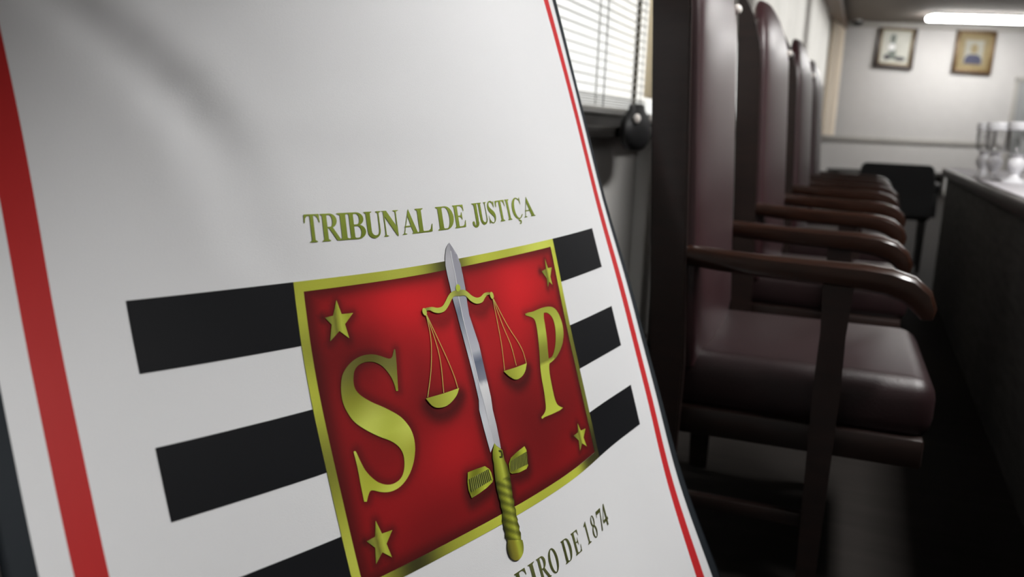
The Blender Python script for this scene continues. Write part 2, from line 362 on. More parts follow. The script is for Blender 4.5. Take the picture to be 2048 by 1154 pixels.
# ------------------------------------------------------------------ chairs
def lean(z): return -0.065 * (z - 0.5)
def make_chair(label):
    t = thing('armchair', label, 'chair', (0, 0, 0), 0, 'high-backed leather armchairs in a row')
    # seat: local x forward, y across
    B().box((0.20, 0, 0.405), (0.53, 0.52, 0.13), 0.045, 4).build('seat', M_leather2, t)
    B().box((0.21, 0, 0.325), (0.48, 0.54, 0.06), 0.008).build('seat_frame', M_wood, t)
    # upholstered back: rounded pad with sloping shoulders
    secs = []
    zs = [0.44, 0.46, 0.50, 0.62, 0.75, 0.88, 1.0, 1.10, 1.18, 1.235, 1.28, 1.32, 1.345, 1.355]
    for z in zs:
        k = 1.0
        hw = 0.287; th = 0.055
        if z < 0.5: hw -= (0.5 - z) * .3; th -= (0.5 - z) * .4
        cut = max(0.0, z - 1.16) / 0.195
        hw *= math.sqrt(max(0.03, 1 - cut ** 2.2 * .82)); back = lean(z) - .028 * cut ** 1.5
        th *= math.sqrt(max(0.06, 1 - cut ** 3))
        loop = []
        n = 44; ex = 0.42
        for i in range(n):
            a = 2 * math.pi * i / n
            cx = math.copysign(abs(math.cos(a)) ** ex, math.cos(a)); cy = math.copysign(abs(math.sin(a)) ** ex, math.sin(a))
            bulge = 0.013 * (1 - (cy * .9) ** 2) if cx > 0 else 0
            loop.append(Vector((back - 0.014 + cx * th / 2 + bulge, cy * hw, z)))
        secs.append(loop)
    bk = B().sweep(secs).build('backrest', M_leather, t)
    # white bead standing in for a round lamp highlight at the far shoulder
    B().ball((lean(1.22) + 0.016, 0.235, 1.215), 0.013).build('highlight_bead', M_glossy_white, t)
    # wooden back frame: two deep side posts, sloping at the top, and a crest
    for sd in (-1, 1):
        prof = [(-0.062, 0.0), (-0.015, 0.0), (lean(.45) - .012, 0.45), (lean(1.15) - .006, 1.15), (lean(1.2) - .012, 1.205), (lean(1.27) - .035, 1.29), (lean(1.31) - .070, 1.355), (lean(1.31) - .082, 1.35), (lean(1.2) - .080, 1.2), (lean(.45) - .082, 0.45)]
        pb = B().sweep([[Vector((x, sd * yy, z)) for x, z in prof] for yy in (0.286, 0.314)])
        bmesh.ops.bevel(pb.bm, geom=pb.bm.edges[:], offset=0.004, segments=2, affect='EDGES')
        pb.build('leg', M_wood, t)
    B().box((lean(1.27) - 0.058, 0, 1.255), (0.03, 0.50, 0.09), 0.008).build('crest_rail', M_wood, t)
    B().box((lean(.8) - 0.065, 0, 0.88), (0.02, 0.57, 0.80), 0.004).build('back_panel', M_wood, t)
    # arms with a down-curved scroll, on posts that run down as front legs
    for s in (-1, 1):
        secs = []
        path = [(-0.035, 0.700, .020), (0.05, 0.694, .022), (0.16, 0.690, .022), (0.26, 0.688, .023), (0.36, 0.686, .025), (0.405, 0.682, .026), (0.44, 0.672, .027), (0.463, 0.655, .025), (0.474, 0.635, .020), (0.476, 0.622, .012)]
        for i, (x, z, h) in enumerate(path):
            a = path[max(0, i - 1)]; c = path[min(len(path) - 1, i + 1)]
            d = Vector((c[0] - a[0], 0, c[1] - a[1])).normalized(); nrm = Vector((-d.z, 0, d.x))
            wd = 0.021 + 0.010 * max(0, min(1, (x - .1) / .25))
            loop = []
            for q in range(12):
                an = 2 * math.pi * q / 12
                cx = math.copysign(abs(math.cos(an)) ** .6, math.cos(an)); sy = math.copysign(abs(math.sin(an)) ** .6, math.sin(an))
                loop.append(Vector((x - 0.055 * max(0, min(1, x / .3)), s * 0.285 + cx * wd, z - 0.024)) + nrm * (sy * h))
            secs.append(loop)
        B().sweep(secs).build('arm', M_armw, t)
        pts = []
        for z, w in ((0.0, .036), (0.30, .046), (0.45, .05), (0.55, .046), (0.61, .052), (0.648, .056)):
            pts.append([Vector((0.265 + dx * w / 2, s * 0.285 + dy * 0.023, z)) for dx, dy in ((-1, -1), (1, -1), (1, 1), (-1, 1))])
        B().sweep(pts).build('leg', M_wood, t)
    for s in (-1, 1):
        B().box((0.09, s * 0.285, 0.16), (0.33, 0.022, 0.03), 0.004).build('stretcher', M_wood, t)
    return t
ch = make_chair('nearest high-backed armchair, right beside the banner')
spots = [(-0.300, 1.985, 0.03, None),
         (-0.292, 3.18, -0.03, 'second high-backed armchair from the banner'),
         (-0.278, 4.40, -0.02, 'third high-backed armchair from the banner'),
         (-0.285, 5.60, 0.0, 'farthest high-backed armchair of the row, by the sheer curtain')]
for i, (x, y, rz, lb) in enumerate(spots):
    c = ch if i == 0 else copy_tree(ch)
    c.location = (x, y, 0); c.rotation_euler = (0, 0, rz)
    if lb: c['label'] = lb

# black low-backed chair at the end of the table
bc = thing('low_chair', 'black low-backed chair at the far end of the table', 'chair', (0.19, 6.75, 0))
secs = []
for z, w, dy in ((0.40, .46, -.03), (0.43, .48, -.03), (.55, .50, -.035), (.66, .49, -.045), (.725, .46, -.05), (.745, .43, -.052), (.75, .40, -.052)):
    secs.append([Vector((cx * w / 2, -0.26 + dy + cy * .035, z)) for cx, cy in ((-1, -.4), (-.97, -1), (.97, -1), (1, -.4), (1, .4), (.97, 1), (-.97, 1), (-1, .4))])
B().sweep(secs).build('backrest', M_black, bc)
B().box((0, 0, 0.42), (0.50, 0.50, 0.11), 0.035, 3).build('seat', M_black, bc)
for s in (-1, 1):
    B().box((s * 0.265, -0.02, 0.60), (0.05, 0.44, 0.045), 0.015).box((s * 0.265, -0.17, 0.49), (0.03, 0.04, 0.20), .005).build('armrest', M_black, bc)
    for yy in (-0.2, 0.2):
        B().cyl((s * 0.21, yy, 0), (s * 0.21, yy, 0.38), 0.014, 0.018, 12).build('leg', M_dark, bc)

# ------------------------------------------------------------------ table
TX = 0.425; TY0, TY1 = 1.25, 5.75
tb = thing('long_table', 'long black-brown table with a solid front panel facing the chairs', 'table', (TX, 0, 0))
B().box((0.40, (TY0 + TY1) / 2, 0.735), (0.82, TY1 - TY0, 0.045), 0.006).build('tabletop', M_edge, tb)
B().box((0.035, (TY0 + TY1) / 2, 0.3575), (0.03, TY1 - TY0 - .06, 0.711), 0.003).build('front_panel', M_table, tb)
for yy in (TY0 + 0.06, (TY0 + TY1) / 2, TY1 - 0.06):
    B().box((0.42, yy, 0.3565), (0.70, 0.03, 0.713), 0.003).build('side_panel', M_table, tb)
tc_ = B().box((TX + 0.41, (TY0 + TY1) / 2, 0.7592), (0.775, TY1 - TY0 - .04, 0.002), 0.0005).build('tablecloth', M_cloth_t)
tag(tc_, 'white cloth lying flat along the long table', 'tablecloth')

def goblet(label, x, y, s=1.0):
    t = thing('goblet', label, 'glass', (x, y, 0.7603), 0, 'tall goblets on the white cloth')
    outer = [(0.034, .118), (.043, .124), (.047, .14), (.049, .18), (.050, .238)]
    inner = [(.0475, .238), (.0465, .18), (.044, .142), (.038, .128), (.005, .126)]
    B().lathe([(a * s, b) for a, b in outer + inner]).build('bowl', M_goblet, t)
    B().lathe([(a * s, b) for a, b in ((.0505, .212), (.0514, .216), (.0514, .240), (.049, .244), (.0465, .241), (.0465, .214))]).build('rim', M_glassw, t)
    B().lathe([(.046 * s, 0), (.047 * s, .004), (.040 * s, .012), (.022 * s, .022), (.016 * s, .034), (.02 * s, .046), (.031 * s, .060), (.035 * s, .076), (.031 * s, .092), (.02 * s, .104), (.024 * s, .115), (.034 * s, .119)]).build('foot', M_glassw, t)
    return t
goblet('farthest and smallest-looking goblet, partly behind the middle one', 0.476, 4.38, .82)
goblet('middle goblet of the three on the white table', 0.497, 4.18, .95)
goblet('nearest goblet, cut by the edge of the picture', 0.553, 3.98, 1.0)

# round black bag hanging below the blind
hb = thing('hanging_bag', 'round black bag hanging at the window sill beside the first chair', 'bag', (-0.73, 2.83, 0.845))
secs = []
for z, r in ((0.0, .03), (.008, .06), (.03, .085), (.06, .095), (.09, .09), (.115, .072), (.135, .05), (.15, .045), (.152, .03)):
    secs.append([Vector((math.cos(2 * math.pi * i / 20) * r * .45, math.sin(2 * math.pi * i / 20) * r * 1.4, z)) for i in range(20)])
B().sweep(secs).build('pouch', M_black, hb)
for s in (-1, 1):
    B().ball((0.03, s * 0.105, 0.105), 0.012, (1, .8, 1.3)).build('buckle', M_glossy_white, hb)

# ------------------------------------------------------------------ the banner
GN = 45
_rows = """-58638 24947 123863 3240 2186 1330 2758 2357 1128 2312 2509 940 1901 2644 768 1525 2760 609 1181 2861 466 870 2945 335 589 3014 217 337 3070 112 113 3110 19 -84 3138 -64 -254 3154 -134 -402 3157 -194 -524 3149 -245 -626 3132 -287 -706 3103 -318 -767 3066 -342 -809 3022 -358 -835 2968 -366 -844 2907 -368 -838 2842 -362 -818 2768 -352 -787 2692 -335 -745 2610 -314 -692 2525 -287 -630 2436 -258 -562 2345 -225 -486 2253 -188 -406 2160 -150 -322 2066 -110 -236 1973 -67 -147 1881 -24 -58 1791 20 29 1702 62 115 1618 106 196 1536 148 274 1460 187 345 1388 227 410 1323 261 467 1263 295 513 1212 323 549 1167 349 574 1131 369 584 1105 385
-60289 27561 121122 3189 2068 1264 2730 2234 1073 2304 2383 896 1914 2513 734 1555 2628 584 1228 2728 449 930 2812 326 662 2881 215 421 2939 116 208 2981 29 19 3013 -48 -145 3032 -115 -286 3040 -171 -405 3037 -219 -504 3026 -257 -581 3004 -287 -642 2974 -309 -685 2937 -323 -711 2892 -332 -723 2840 -332 -721 2783 -327 -705 2720 -317 -680 2652 -301 -642 2582 -281 -597 2506 -257 -543 2429 -230 -482 2349 -198 -415 2268 -165 -345 2186 -129 -270 2105 -92 -194 2023 -53 -117 1942 -13 -39 1864 26 37 1788 65 111 1715 104 181 1646 142 246 1581 178 306 1520 211 358 1467 242 402 1419 270 436 1377 295 460 1344 315 472 1319 330 471 1302 341
-61696 29889 118436 3127 1970 1197 2691 2129 1018 2287 2273 850 1915 2400 698 1574 2513 558 1263 2610 431 981 2694 315 724 2764 211 496 2821 118 291 2866 36 111 2900 -35 -45 2921 -98 -181 2934 -151 -295 2936 -194 -390 2930 -230 -467 2913 -258 -526 2890 -279 -568 2860 -292 -596 2822 -298 -610 2778 -299 -610 2729 -295 -600 2675 -284 -577 2616 -270 -547 2555 -251 -507 2489 -229 -460 2422 -203 -406 2353 -174 -349 2281 -143 -286 2211 -110 -221 2139 -75 -154 2069 -40 -86 1999 -5 -20 1931 32 47 1866 67 109 1804 102 168 1746 136 222 1691 167 270 1642 197 311 1598 223 344 1561 247 367 1529 267 380 1506 282 380 1489 294 368 1482 300
-62871 31946 115802 3056 1888 1130 2642 2042 961 2259 2181 804 1907 2303 661 1584 2413 530 1288 2508 410 1020 2590 303 777 2659 205 560 2717 118 365 2763 42 194 2799 -25 45 2823 -83 -85 2838 -132 -195 2844 -173 -286 2842 -206 -360 2832 -232 -418 2813 -250 -461 2789 -262 -488 2758 -269 -504 2722 -269 -508 2679 -264 -500 2634 -254 -482 2583 -241 -456 2530 -223 -422 2474 -203 -382 2415 -178 -335 2355 -151 -285 2294 -123 -230 2233 -93 -173 2171 -61 -116 2110 -28 -57 2050 4 0 1993 36 56 1937 69 109 1886 99 158 1836 130 201 1792 157 239 1753 182 270 1717 205 292 1690 224 305 1667 240 307 1652 252 298 1644 259 275 1644 261
-63824 33743 113216 2975 1824 1063 2584 1972 903 2223 2103 757 1889 2223 623 1584 2327 501 1304 2420 389 1050 2500 288 821 2568 197 614 2626 117 430 2672 46 268 2708 -17 125 2735 -71 1 2753 -116 -103 2761 -153 -190 2764 -184 -262 2757 -208 -319 2744 -224 -360 2725 -236 -389 2700 -240 -406 2670 -241 -411 2634 -236 -406 2596 -227 -393 2553 -214 -372 2508 -198 -342 2459 -177 -308 2409 -156 -268 2357 -131 -224 2305 -104 -177 2252 -77 -128 2200 -48 -79 2147 -18 -29 2097 11 20 2049 41 67 2002 69 110 1959 97 150 1919 122 184 1883 147 212 1852 169 233 1826 187 245 1806 203 250 1791 214 242 1784 223 224 1783 225 193 1790 224
-64567 35295 110677 2886 1776 994 2518 1916 846 2177 2042 709 1863 2155 584 1575 2257 470 1312 2345 366 1072 2423 272 855 2490 189 660 2546 113 486 2591 47 332 2629 -10 198 2656 -61 80 2676 -102 -19 2688 -136 -104 2692 -165 -172 2690 -185 -226 2682 -201 -268 2668 -211 -297 2647 -215 -314 2623 -215 -322 2595 -210 -320 2561 -202 -309 2526 -189 -292 2487 -174 -268 2446 -155 -238 2403 -135 -204 2359 -112 -167 2315 -87 -127 2269 -63 -85 2226 -35 -43 2181 -10 -1 2139 18 39 2099 43 78 2060 70 113 2025 93 144 1994 116 169 1965 137 188 1942 155 201 1923 170 204 1909 182 200 1903 190 185 1901 195 158 1907 194 119 1920 189
-65111 36615 108181 2790 1743 925 2444 1874 787 2124 1994 661 1828 2103 544 1559 2198 439 1310 2284 342 1086 2358 255 881 2423 178 698 2477 108 535 2522 47 390 2557 -7 264 2585 -53 153 2605 -90 57 2620 -123 -24 2629 -146 -90 2631 -166 -143 2626 -180 -184 2618 -187 -212 2602 -192 -231 2582 -191 -239 2559 -186 -240 2532 -178 -232 2501 -166 -218 2469 -152 -198 2434 -135 -173 2398 -115 -145 2360 -95 -113 2324 -73 -79 2285 -49 -44 2248 -25 -9 2212 -1 26 2177 23 59 2143 46 89 2113 69 117 2085 89 140 2060 110 157 2038 127 168 2022 141 172 2009 153 169 2002 162 155 2001 167 134 2005 168 99 2016 165 54 2035 156
-65466 37717 105725 2687 1722 857 2362 1847 728 2063 1961 611 1788 2061 504 1534 2153 406 1302 2234 317 1092 2305 237 900 2367 165 728 2419 102 576 2462 45 441 2495 -4 324 2519 -48 220 2539 -82 129 2557 -110 50 2569 -132 -16 2578 -149 -68 2580 -159 -108 2575 -167 -137 2564 -169 -154 2548 -169 -164 2528 -164 -166 2505 -156 -160 2480 -145 -149 2453 -132 -133 2423 -116 -113 2394 -98 -89 2362 -79 -62 2331 -59 -34 2300 -37 -6 2268 -16 24 2239 5 51 2210 28 78 2184 48 102 2159 67 122 2138 87 138 2119 102 147 2103 117 151 2092 129 148 2086 137 136 2083 142 117 2087 145 87 2096 143 49 2112 137 -4 2134 125
-65643 38614 103307 2578 1716 787 2274 1832 670 1978 1951 566 1754 2023 459 1508 2115 371 1287 2196 292 1090 2262 217 912 2321 152 751 2372 94 608 2412 42 482 2444 -3 374 2467 -42 279 2483 -75 194 2499 -100 119 2515 -120 54 2528 -133 1 2537 -142 -38 2537 -148 -67 2529 -150 -84 2517 -149 -94 2500 -144 -96 2482 -137 -94 2460 -126 -85 2438 -114 -73 2414 -99 -56 2389 -83 -36 2364 -65 -15 2338 -46 7 2312 -27 32 2287 -7 54 2263 11 77 2240 31 96 2219 49 114 2201 67 128 2184 82 137 2170 96 140 2161 107 137 2154 116 127 2152 121 108 2153 125 83 2162 123 48 2174 119 3 2194 111 -52 2220 97
-65650 39320 100924 2463 1721 718 2182 1829 611 1877 1962 520 1695 2010 419 1528 2043 326 1242 2188 269 1081 2231 198 916 2285 137 767 2333 84 633 2372 38 515 2404 -2 413 2428 -38 325 2443 -67 248 2456 -91 179 2470 -108 118 2482 -120 69 2493 -128 28 2499 -132 0 2497 -134 -19 2488 -131 -28 2474 -127 -31 2456 -119 -30 2440 -110 -25 2422 -98 -15 2403 -84 -3 2385 -68 12 2365 -53 29 2344 -35 47 2324 -18 66 2304 0 83 2284 17 101 2266 34 115 2250 49 127 2237 65 134 2224 77 138 2216 89 134 2210 98 126 2208 104 109 2209 107 84 2214 107 54 2225 103 14 2241 97 -35 2264 86 -93 2291 72
-65498 39849 98573 2345 1739 650 2086 1836 552 1836 1933 462 1552 2069 390 1525 1996 288 1271 2114 230 1025 2247 183 906 2266 123 776 2302 74 651 2341 32 542 2371 -4 445 2396 -35 362 2414 -60 290 2426 -82 230 2436 -98 176 2444 -109 130 2454 -116 90 2463 -118 61 2467 -119 42 2462 -116 34 2448 -111 30 2433 -104 30 2418 -95 33 2404 -84 39 2392 -71 47 2379 -56 57 2364 -41 71 2350 -26 84 2334 -9 98 2318 5 112 2303 22 123 2290 36 133 2277 49 139 2268 62 141 2260 74 140 2255 82 131 2252 88 116 2253 92 94 2257 93 66 2266 91 29 2279 85 -14 2297 77 -66 2321 64 -126 2352 47
-65196 40217 96252 2225 1765 582 1984 1854 493 1763 1936 411 1539 2027 338 1299 2143 277 1299 2052 197 1127 2112 144 872 2271 109 757 2303 65 654 2327 27 558 2351 -7 472 2369 -34 395 2387 -57 328 2401 -75 271 2410 -89 224 2416 -99 184 2422 -105 148 2430 -106 119 2435 -106 100 2435 -103 89 2427 -97 85 2414 -90 85 2400 -82 86 2388 -71 89 2380 -58 93 2372 -46 101 2363 -31 109 2354 -17 119 2343 -3 129 2332 11 137 2320 24 145 2311 38 149 2301 49 151 2295 59 149 2290 69 141 2288 75 129 2288 79 109 2292 81 83 2297 80 50 2308 76 10 2323 68 -36 2344 58 -90 2368 44 -151 2400 27
-64754 40435 93958 2101 1802 515 1880 1881 435 1678 1952 360 1489 2020 293 1288 2107 235 1076 2220 185 1088 2125 126 1031 2085 77 811 2224 47 624 2351 21 537 2374 -8 486 2359 -34 423 2365 -56 361 2376 -71 309 2386 -82 265 2392 -91 231 2396 -95 200 2398 -96 176 2402 -95 156 2405 -91 141 2404 -84 133 2398 -78 131 2388 -69 131 2380 -59 133 2373 -47 136 2368 -36 140 2364 -23 145 2359 -10 151 2353 3 156 2345 16 162 2337 27 165 2329 38 165 2322 47 162 2318 57 156 2315 62 144 2315 68 126 2317 71 104 2322 70 74 2330 68 37 2343 62 -4 2358 53 -52 2380 42 -106 2406 27 -169 2437 8
-64187 40517 91687 1976 1846 449 1773 1915 377 1588 1978 310 1417 2036 250 1263 2089 197 1087 2171 150 854 2327 111 950 2158 68 953 2062 31 721 2233 7 539 2372 -15 487 2363 -37 446 2346 -55 392 2351 -69 344 2360 -79 302 2368 -84 270 2374 -88 243 2377 -87 220 2380 -84 202 2384 -79 184 2389 -74 174 2390 -66 167 2389 -57 166 2384 -48 169 2376 -38 172 2369 -27 177 2365 -15 181 2360 -4 184 2357 7 187 2352 19 187 2347 28 186 2342 38 181 2337 46 173 2335 52 162 2333 57 146 2335 60 125 2339 61 98 2345 60 67 2355 56 29 2368 49 -14 2386 40 -62 2408 28 -116 2434 13 -179 2465 -7
-63510 40474 89436 1848 1897 384 1665 1956 319 1496 2010 260 1341 2060 208 1206 2102 161 1109 2119 121 916 2237 82 711 2389 49 856 2168 25 830 2112 1 631 2264 -22 512 2339 -42 455 2343 -57 406 2346 -69 362 2352 -77 324 2361 -81 296 2367 -82 272 2373 -79 253 2374 -76 237 2377 -70 223 2380 -63 210 2383 -56 203 2386 -48 201 2383 -39 205 2374 -29 212 2363 -19 217 2355 -9 220 2351 2 222 2349 12 220 2350 21 215 2349 30 209 2348 36 197 2345 43 184 2345 47 167 2346 51 147 2348 52 122 2353 51 94 2362 50 61 2372 45 23 2387 38 -19 2405 29 -67 2428 16 -119 2453 1 -181 2484 -19
-62738 40316 87202 1719 1955 319 1554 2002 262 1401 2048 211 1264 2089 165 1143 2127 126 1063 2137 92 967 2167 63 736 2350 26 684 2356 5 778 2180 -5 703 2188 -24 532 2324 -47 447 2367 -63 414 2349 -71 382 2342 -78 351 2347 -80 326 2352 -78 306 2358 -75 289 2360 -68 275 2362 -61 260 2364 -54 250 2367 -46 240 2372 -39 238 2373 -31 242 2365 -22 249 2355 -12 257 2345 -2 260 2341 8 259 2340 16 255 2344 24 244 2347 31 231 2350 36 213 2350 39 193 2351 42 171 2353 43 146 2356 43 118 2362 42 89 2371 39 56 2383 35 20 2399 29 -20 2417 19 -66 2440 7 -116 2466 -8 -176 2493 -28
-61886 40057 84981 1588 2016 254 1441 2054 206 1307 2090 162 1186 2124 124 1080 2156 90 1001 2176 63 954 2170 43 796 2281 12 659 2383 -15 701 2277 -19 697 2207 -28 577 2276 -50 466 2350 -68 422 2348 -77 397 2333 -80 373 2331 -80 352 2337 -77 333 2343 -70 319 2348 -62 304 2351 -54 290 2353 -46 280 2355 -38 272 2361 -31 268 2366 -23 272 2365 -15 278 2361 -5 286 2352 3 291 2346 13 291 2345 20 284 2347 26 270 2351 31 250 2354 34 228 2355 36 200 2355 36 173 2357 36 143 2359 34 115 2366 32 84 2375 30 54 2389 25 20 2404 20 -17 2424 12 -59 2446 0 -107 2470 -15 -164 2496 -34
-60964 39710 82769 1453 2084 191 1332 2107 151 1213 2135 114 1108 2163 83 1018 2190 55 946 2213 33 911 2204 21 831 2241 1 664 2380 -32 656 2337 -37 686 2227 -35 607 2245 -50 506 2302 -70 430 2344 -83 402 2337 -85 388 2325 -82 372 2327 -77 357 2333 -67 342 2337 -58 329 2341 -48 316 2343 -39 306 2345 -30 299 2350 -24 297 2357 -16 300 2363 -9 304 2367 -1 312 2365 8 317 2361 16 317 2358 23 308 2358 27 292 2359 31 268 2360 33 240 2359 32 207 2357 30 174 2358 28 142 2360 26 111 2365 24 83 2376 21 54 2389 18 24 2406 13 -8 2425 6 -46 2446 -4 -92 2468 -19 -145 2491 -38
-59978 39290 80566 1311 2161 126 1226 2162 98 1127 2181 68 1032 2205 41 957 2226 21 895 2246 4 859 2247 -5 828 2238 -13 671 2368 -46 611 2391 -58 662 2262 -46 629 2223 -52 529 2279 -71 449 2329 -87 415 2335 -90 402 2323 -85 392 2321 -76 379 2325 -66 366 2329 -54 351 2332 -43 339 2335 -33 329 2336 -25 325 2341 -17 325 2347 -10 329 2356 -3 334 2364 4 339 2368 12 343 2369 18 341 2368 25 330 2367 28 312 2365 31 284 2364 31 250 2361 28 214 2357 26 177 2357 22 143 2357 19 112 2364 17 86 2373 14 60 2387 13 36 2403 9 7 2423 2 -27 2441 -7 -70 2461 -21 -123 2478 -39
-58933 38814 78367 1185 2232 65 1114 2229 44 1044 2228 24 957 2252 1 896 2264 -14 844 2278 -26 805 2284 -32 784 2271 -34 705 2315 -50 593 2399 -76 594 2341 -70 613 2246 -60 548 2263 -73 478 2306 -87 439 2322 -91 424 2320 -86 413 2319 -76 401 2320 -64 387 2324 -52 373 2326 -39 360 2328 -29 350 2330 -21 348 2335 -12 349 2342 -6 354 2350 1 361 2359 9 365 2367 14 366 2371 21 361 2372 26 348 2372 29 326 2369 29 297 2366 29 260 2362 26 222 2357 23 184 2354 18 148 2355 15 120 2360 12 96 2370 11 75 2384 10 55 2400 7 30 2416 1 -2 2433 -7 -44 2447 -21 -96 2459 -39
-57834 38297 76173 1073 2302 7 1000 2302 -12 965 2279 -19 885 2299 -39 834 2304 -48 791 2309 -55 752 2314 -60 724 2309 -60 683 2314 -65 608 2358 -81 567 2359 -87 576 2291 -76 546 2276 -79 498 2298 -88 466 2312 -89 449 2317 -85 437 2318 -75 425 2319 -62 410 2321 -49 393 2322 -38 381 2323 -27 371 2327 -17 368 2331 -11 370 2338 -3 376 2346 4 381 2355 10 384 2363 17 382 2368 21 374 2372 25 359 2372 28 337 2369 28 306 2366 28 269 2361 24 232 2356 21 194 2352 17 162 2354 13 135 2358 12 115 2367 11 98 2380 10 81 2394 8 59 2408 3 29 2420 -6 -13 2429 -19 -67 2434 -37
-56690 37754 73979 966 2374 -49 896 2375 -65 890 2333 -61 816 2347 -77 774 2344 -83 736 2340 -85 701 2337 -85 671 2333 -86 640 2329 -85 601 2334 -89 562 2342 -94 548 2320 -91 533 2301 -89 509 2306 -90 488 2314 -89 474 2317 -82 463 2319 -72 449 2320 -61 433 2321 -48 416 2320 -36 401 2321 -26 392 2324 -18 387 2328 -9 388 2335 -3 392 2342 3 394 2350 10 394 2358 15 389 2363 20 380 2366 24 363 2367 25 340 2366 26 311 2362 26 278 2359 23 243 2354 21 210 2352 18 181 2352 15 158 2357 14 140 2365 14 128 2375 13 113 2387 12 93 2398 7 63 2403 -2 20 2405 -15 -36 2403 -33
-55513 37198 71783 866 2444 -102 818 2434 -110 798 2402 -108 752 2397 -114 716 2383 -115 683 2371 -114 652 2360 -112 624 2350 -108 598 2342 -106 574 2335 -103 552 2331 -102 537 2325 -100 528 2317 -96 515 2317 -93 504 2322 -89 496 2323 -81 486 2323 -70 473 2322 -59 457 2322 -47 440 2321 -36 423 2321 -27 412 2322 -18 404 2325 -12 402 2331 -5 401 2338 1 400 2343 7 395 2350 12 389 2355 16 376 2358 19 360 2359 22 338 2358 23 313 2358 23 285 2354 24 256 2353 21 228 2351 21 204 2351 19 186 2356 18 171 2361 18 160 2370 19 147 2377 17 128 2383 13 97 2382 5 53 2377 -9 -3 2367 -26
-54319 36639 69581 767 2517 -153 741 2492 -153 718 2466 -151 689 2444 -149 663 2423 -146 635 2402 -142 609 2384 -136 584 2367 -130 565 2354 -125 548 2344 -118 537 2335 -113 529 2329 -108 529 2320 -100 529 2314 -92 518 2325 -89 508 2336 -82 503 2334 -72 494 2328 -58 480 2324 -47 463 2323 -37 446 2322 -28 432 2321 -21 419 2323 -14 411 2326 -9 405 2331 -4 399 2336 1 391 2340 6 381 2344 10 368 2348 14 352 2349 17 333 2350 20 312 2351 22 290 2349 24 267 2350 23 247 2349 23 228 2350 23 214 2352 24 201 2357 24 191 2360 24 179 2364 24 159 2363 21 129 2356 12 86 2344 0 32 2326 -17
-53126 36089 67370 672 2587 -202 660 2553 -195 648 2520 -189 632 2490 -182 614 2461 -175 594 2434 -168 574 2409 -159 555 2386 -151 541 2369 -142 531 2355 -133 525 2344 -124 524 2336 -116 525 2330 -107 533 2319 -95 538 2312 -83 528 2326 -79 515 2342 -73 508 2341 -62 499 2332 -49 485 2326 -38 468 2323 -31 449 2321 -24 432 2321 -19 418 2321 -15 405 2323 -10 394 2327 -6 383 2330 -1 371 2334 3 358 2338 8 342 2339 13 326 2341 18 309 2343 21 293 2344 24 277 2345 26 263 2345 26 249 2347 26 238 2346 28 228 2348 28 218 2347 30 205 2345 31 185 2338 28 157 2326 22 116 2307 10 67 2281 -5
-51948 35560 65148 580 2652 -249 583 2610 -237 582 2570 -224 578 2532 -212 570 2498 -202 559 2464 -191 548 2433 -182 536 2408 -170 528 2385 -159 523 2367 -147 520 2354 -135 522 2343 -124 525 2337 -113 530 2331 -101 537 2324 -89 544 2315 -74 541 2317 -64 527 2334 -60 512 2343 -54 501 2337 -44 486 2327 -35 465 2322 -29 443 2318 -24 422 2316 -21 404 2316 -18 389 2319 -13 376 2321 -9 362 2325 -3 349 2329 3 333 2331 10 318 2333 17 305 2336 22 293 2337 26 283 2339 28 275 2339 28 266 2340 29 258 2338 30 250 2335 32 238 2330 34 226 2322 36 206 2309 36 179 2290 31 144 2264 23 103 2234 10
-50796 35065 62909 494 2712 -293 509 2661 -275 520 2614 -257 528 2571 -242 531 2530 -227 531 2491 -215 527 2458 -202 525 2427 -190 523 2401 -175 521 2380 -160 521 2363 -146 524 2349 -131 528 2340 -118 531 2334 -105 537 2329 -92 542 2325 -79 548 2318 -65 550 2313 -53 538 2323 -49 517 2338 -47 497 2338 -43 475 2326 -37 452 2317 -31 426 2313 -28 404 2311 -25 387 2312 -21 371 2315 -16 358 2318 -9 342 2322 0 327 2325 9 310 2326 19 299 2329 25 289 2330 30 285 2332 32 282 2332 31 280 2331 30 275 2327 31 268 2320 33 256 2310 37 241 2295 41 223 2276 43 199 2251 41 170 2220 37 138 2184 28
-49677 34619 60653 415 2765 -336 440 2706 -312 464 2653 -289 482 2603 -270 496 2558 -252 506 2515 -238 513 2477 -223 517 2444 -207 521 2415 -191 524 2390 -173 526 2370 -156 528 2354 -138 531 2342 -122 536 2332 -108 539 2328 -94 544 2325 -81 549 2323 -69 553 2320 -58 553 2312 -47 539 2316 -43 513 2328 -46 484 2330 -45 456 2320 -40 431 2312 -36 407 2307 -33 389 2309 -28 372 2311 -22 357 2315 -14 339 2318 -2 320 2320 11 302 2321 23 289 2321 32 283 2323 36 283 2324 37 287 2325 34 292 2322 32 291 2316 32 285 2304 34 273 2289 40 257 2268 45 239 2242 50 217 2210 52 195 2174 52 175 2132 47
-48598 34237 58376 344 2811 -376 381 2744 -348 414 2685 -321 442 2630 -297 466 2580 -277 485 2533 -260 500 2492 -242 512 2455 -225 520 2423 -205 527 2397 -186 532 2374 -164 535 2355 -146 538 2341 -126 540 2331 -110 544 2323 -95 547 2320 -82 552 2319 -70 555 2319 -62 553 2319 -55 545 2315 -50 526 2312 -46 497 2315 -47 465 2315 -47 437 2311 -44 413 2307 -40 394 2308 -35 378 2311 -28 358 2314 -17 338 2316 -3 313 2315 14 291 2316 29 277 2315 40 273 2315 44 279 2317 44 292 2318 40 303 2314 36 308 2306 33 305 2291 37 292 2269 43 275 2241 50 255 2208 59 236 2169 64 222 2127 67 211 2079 69
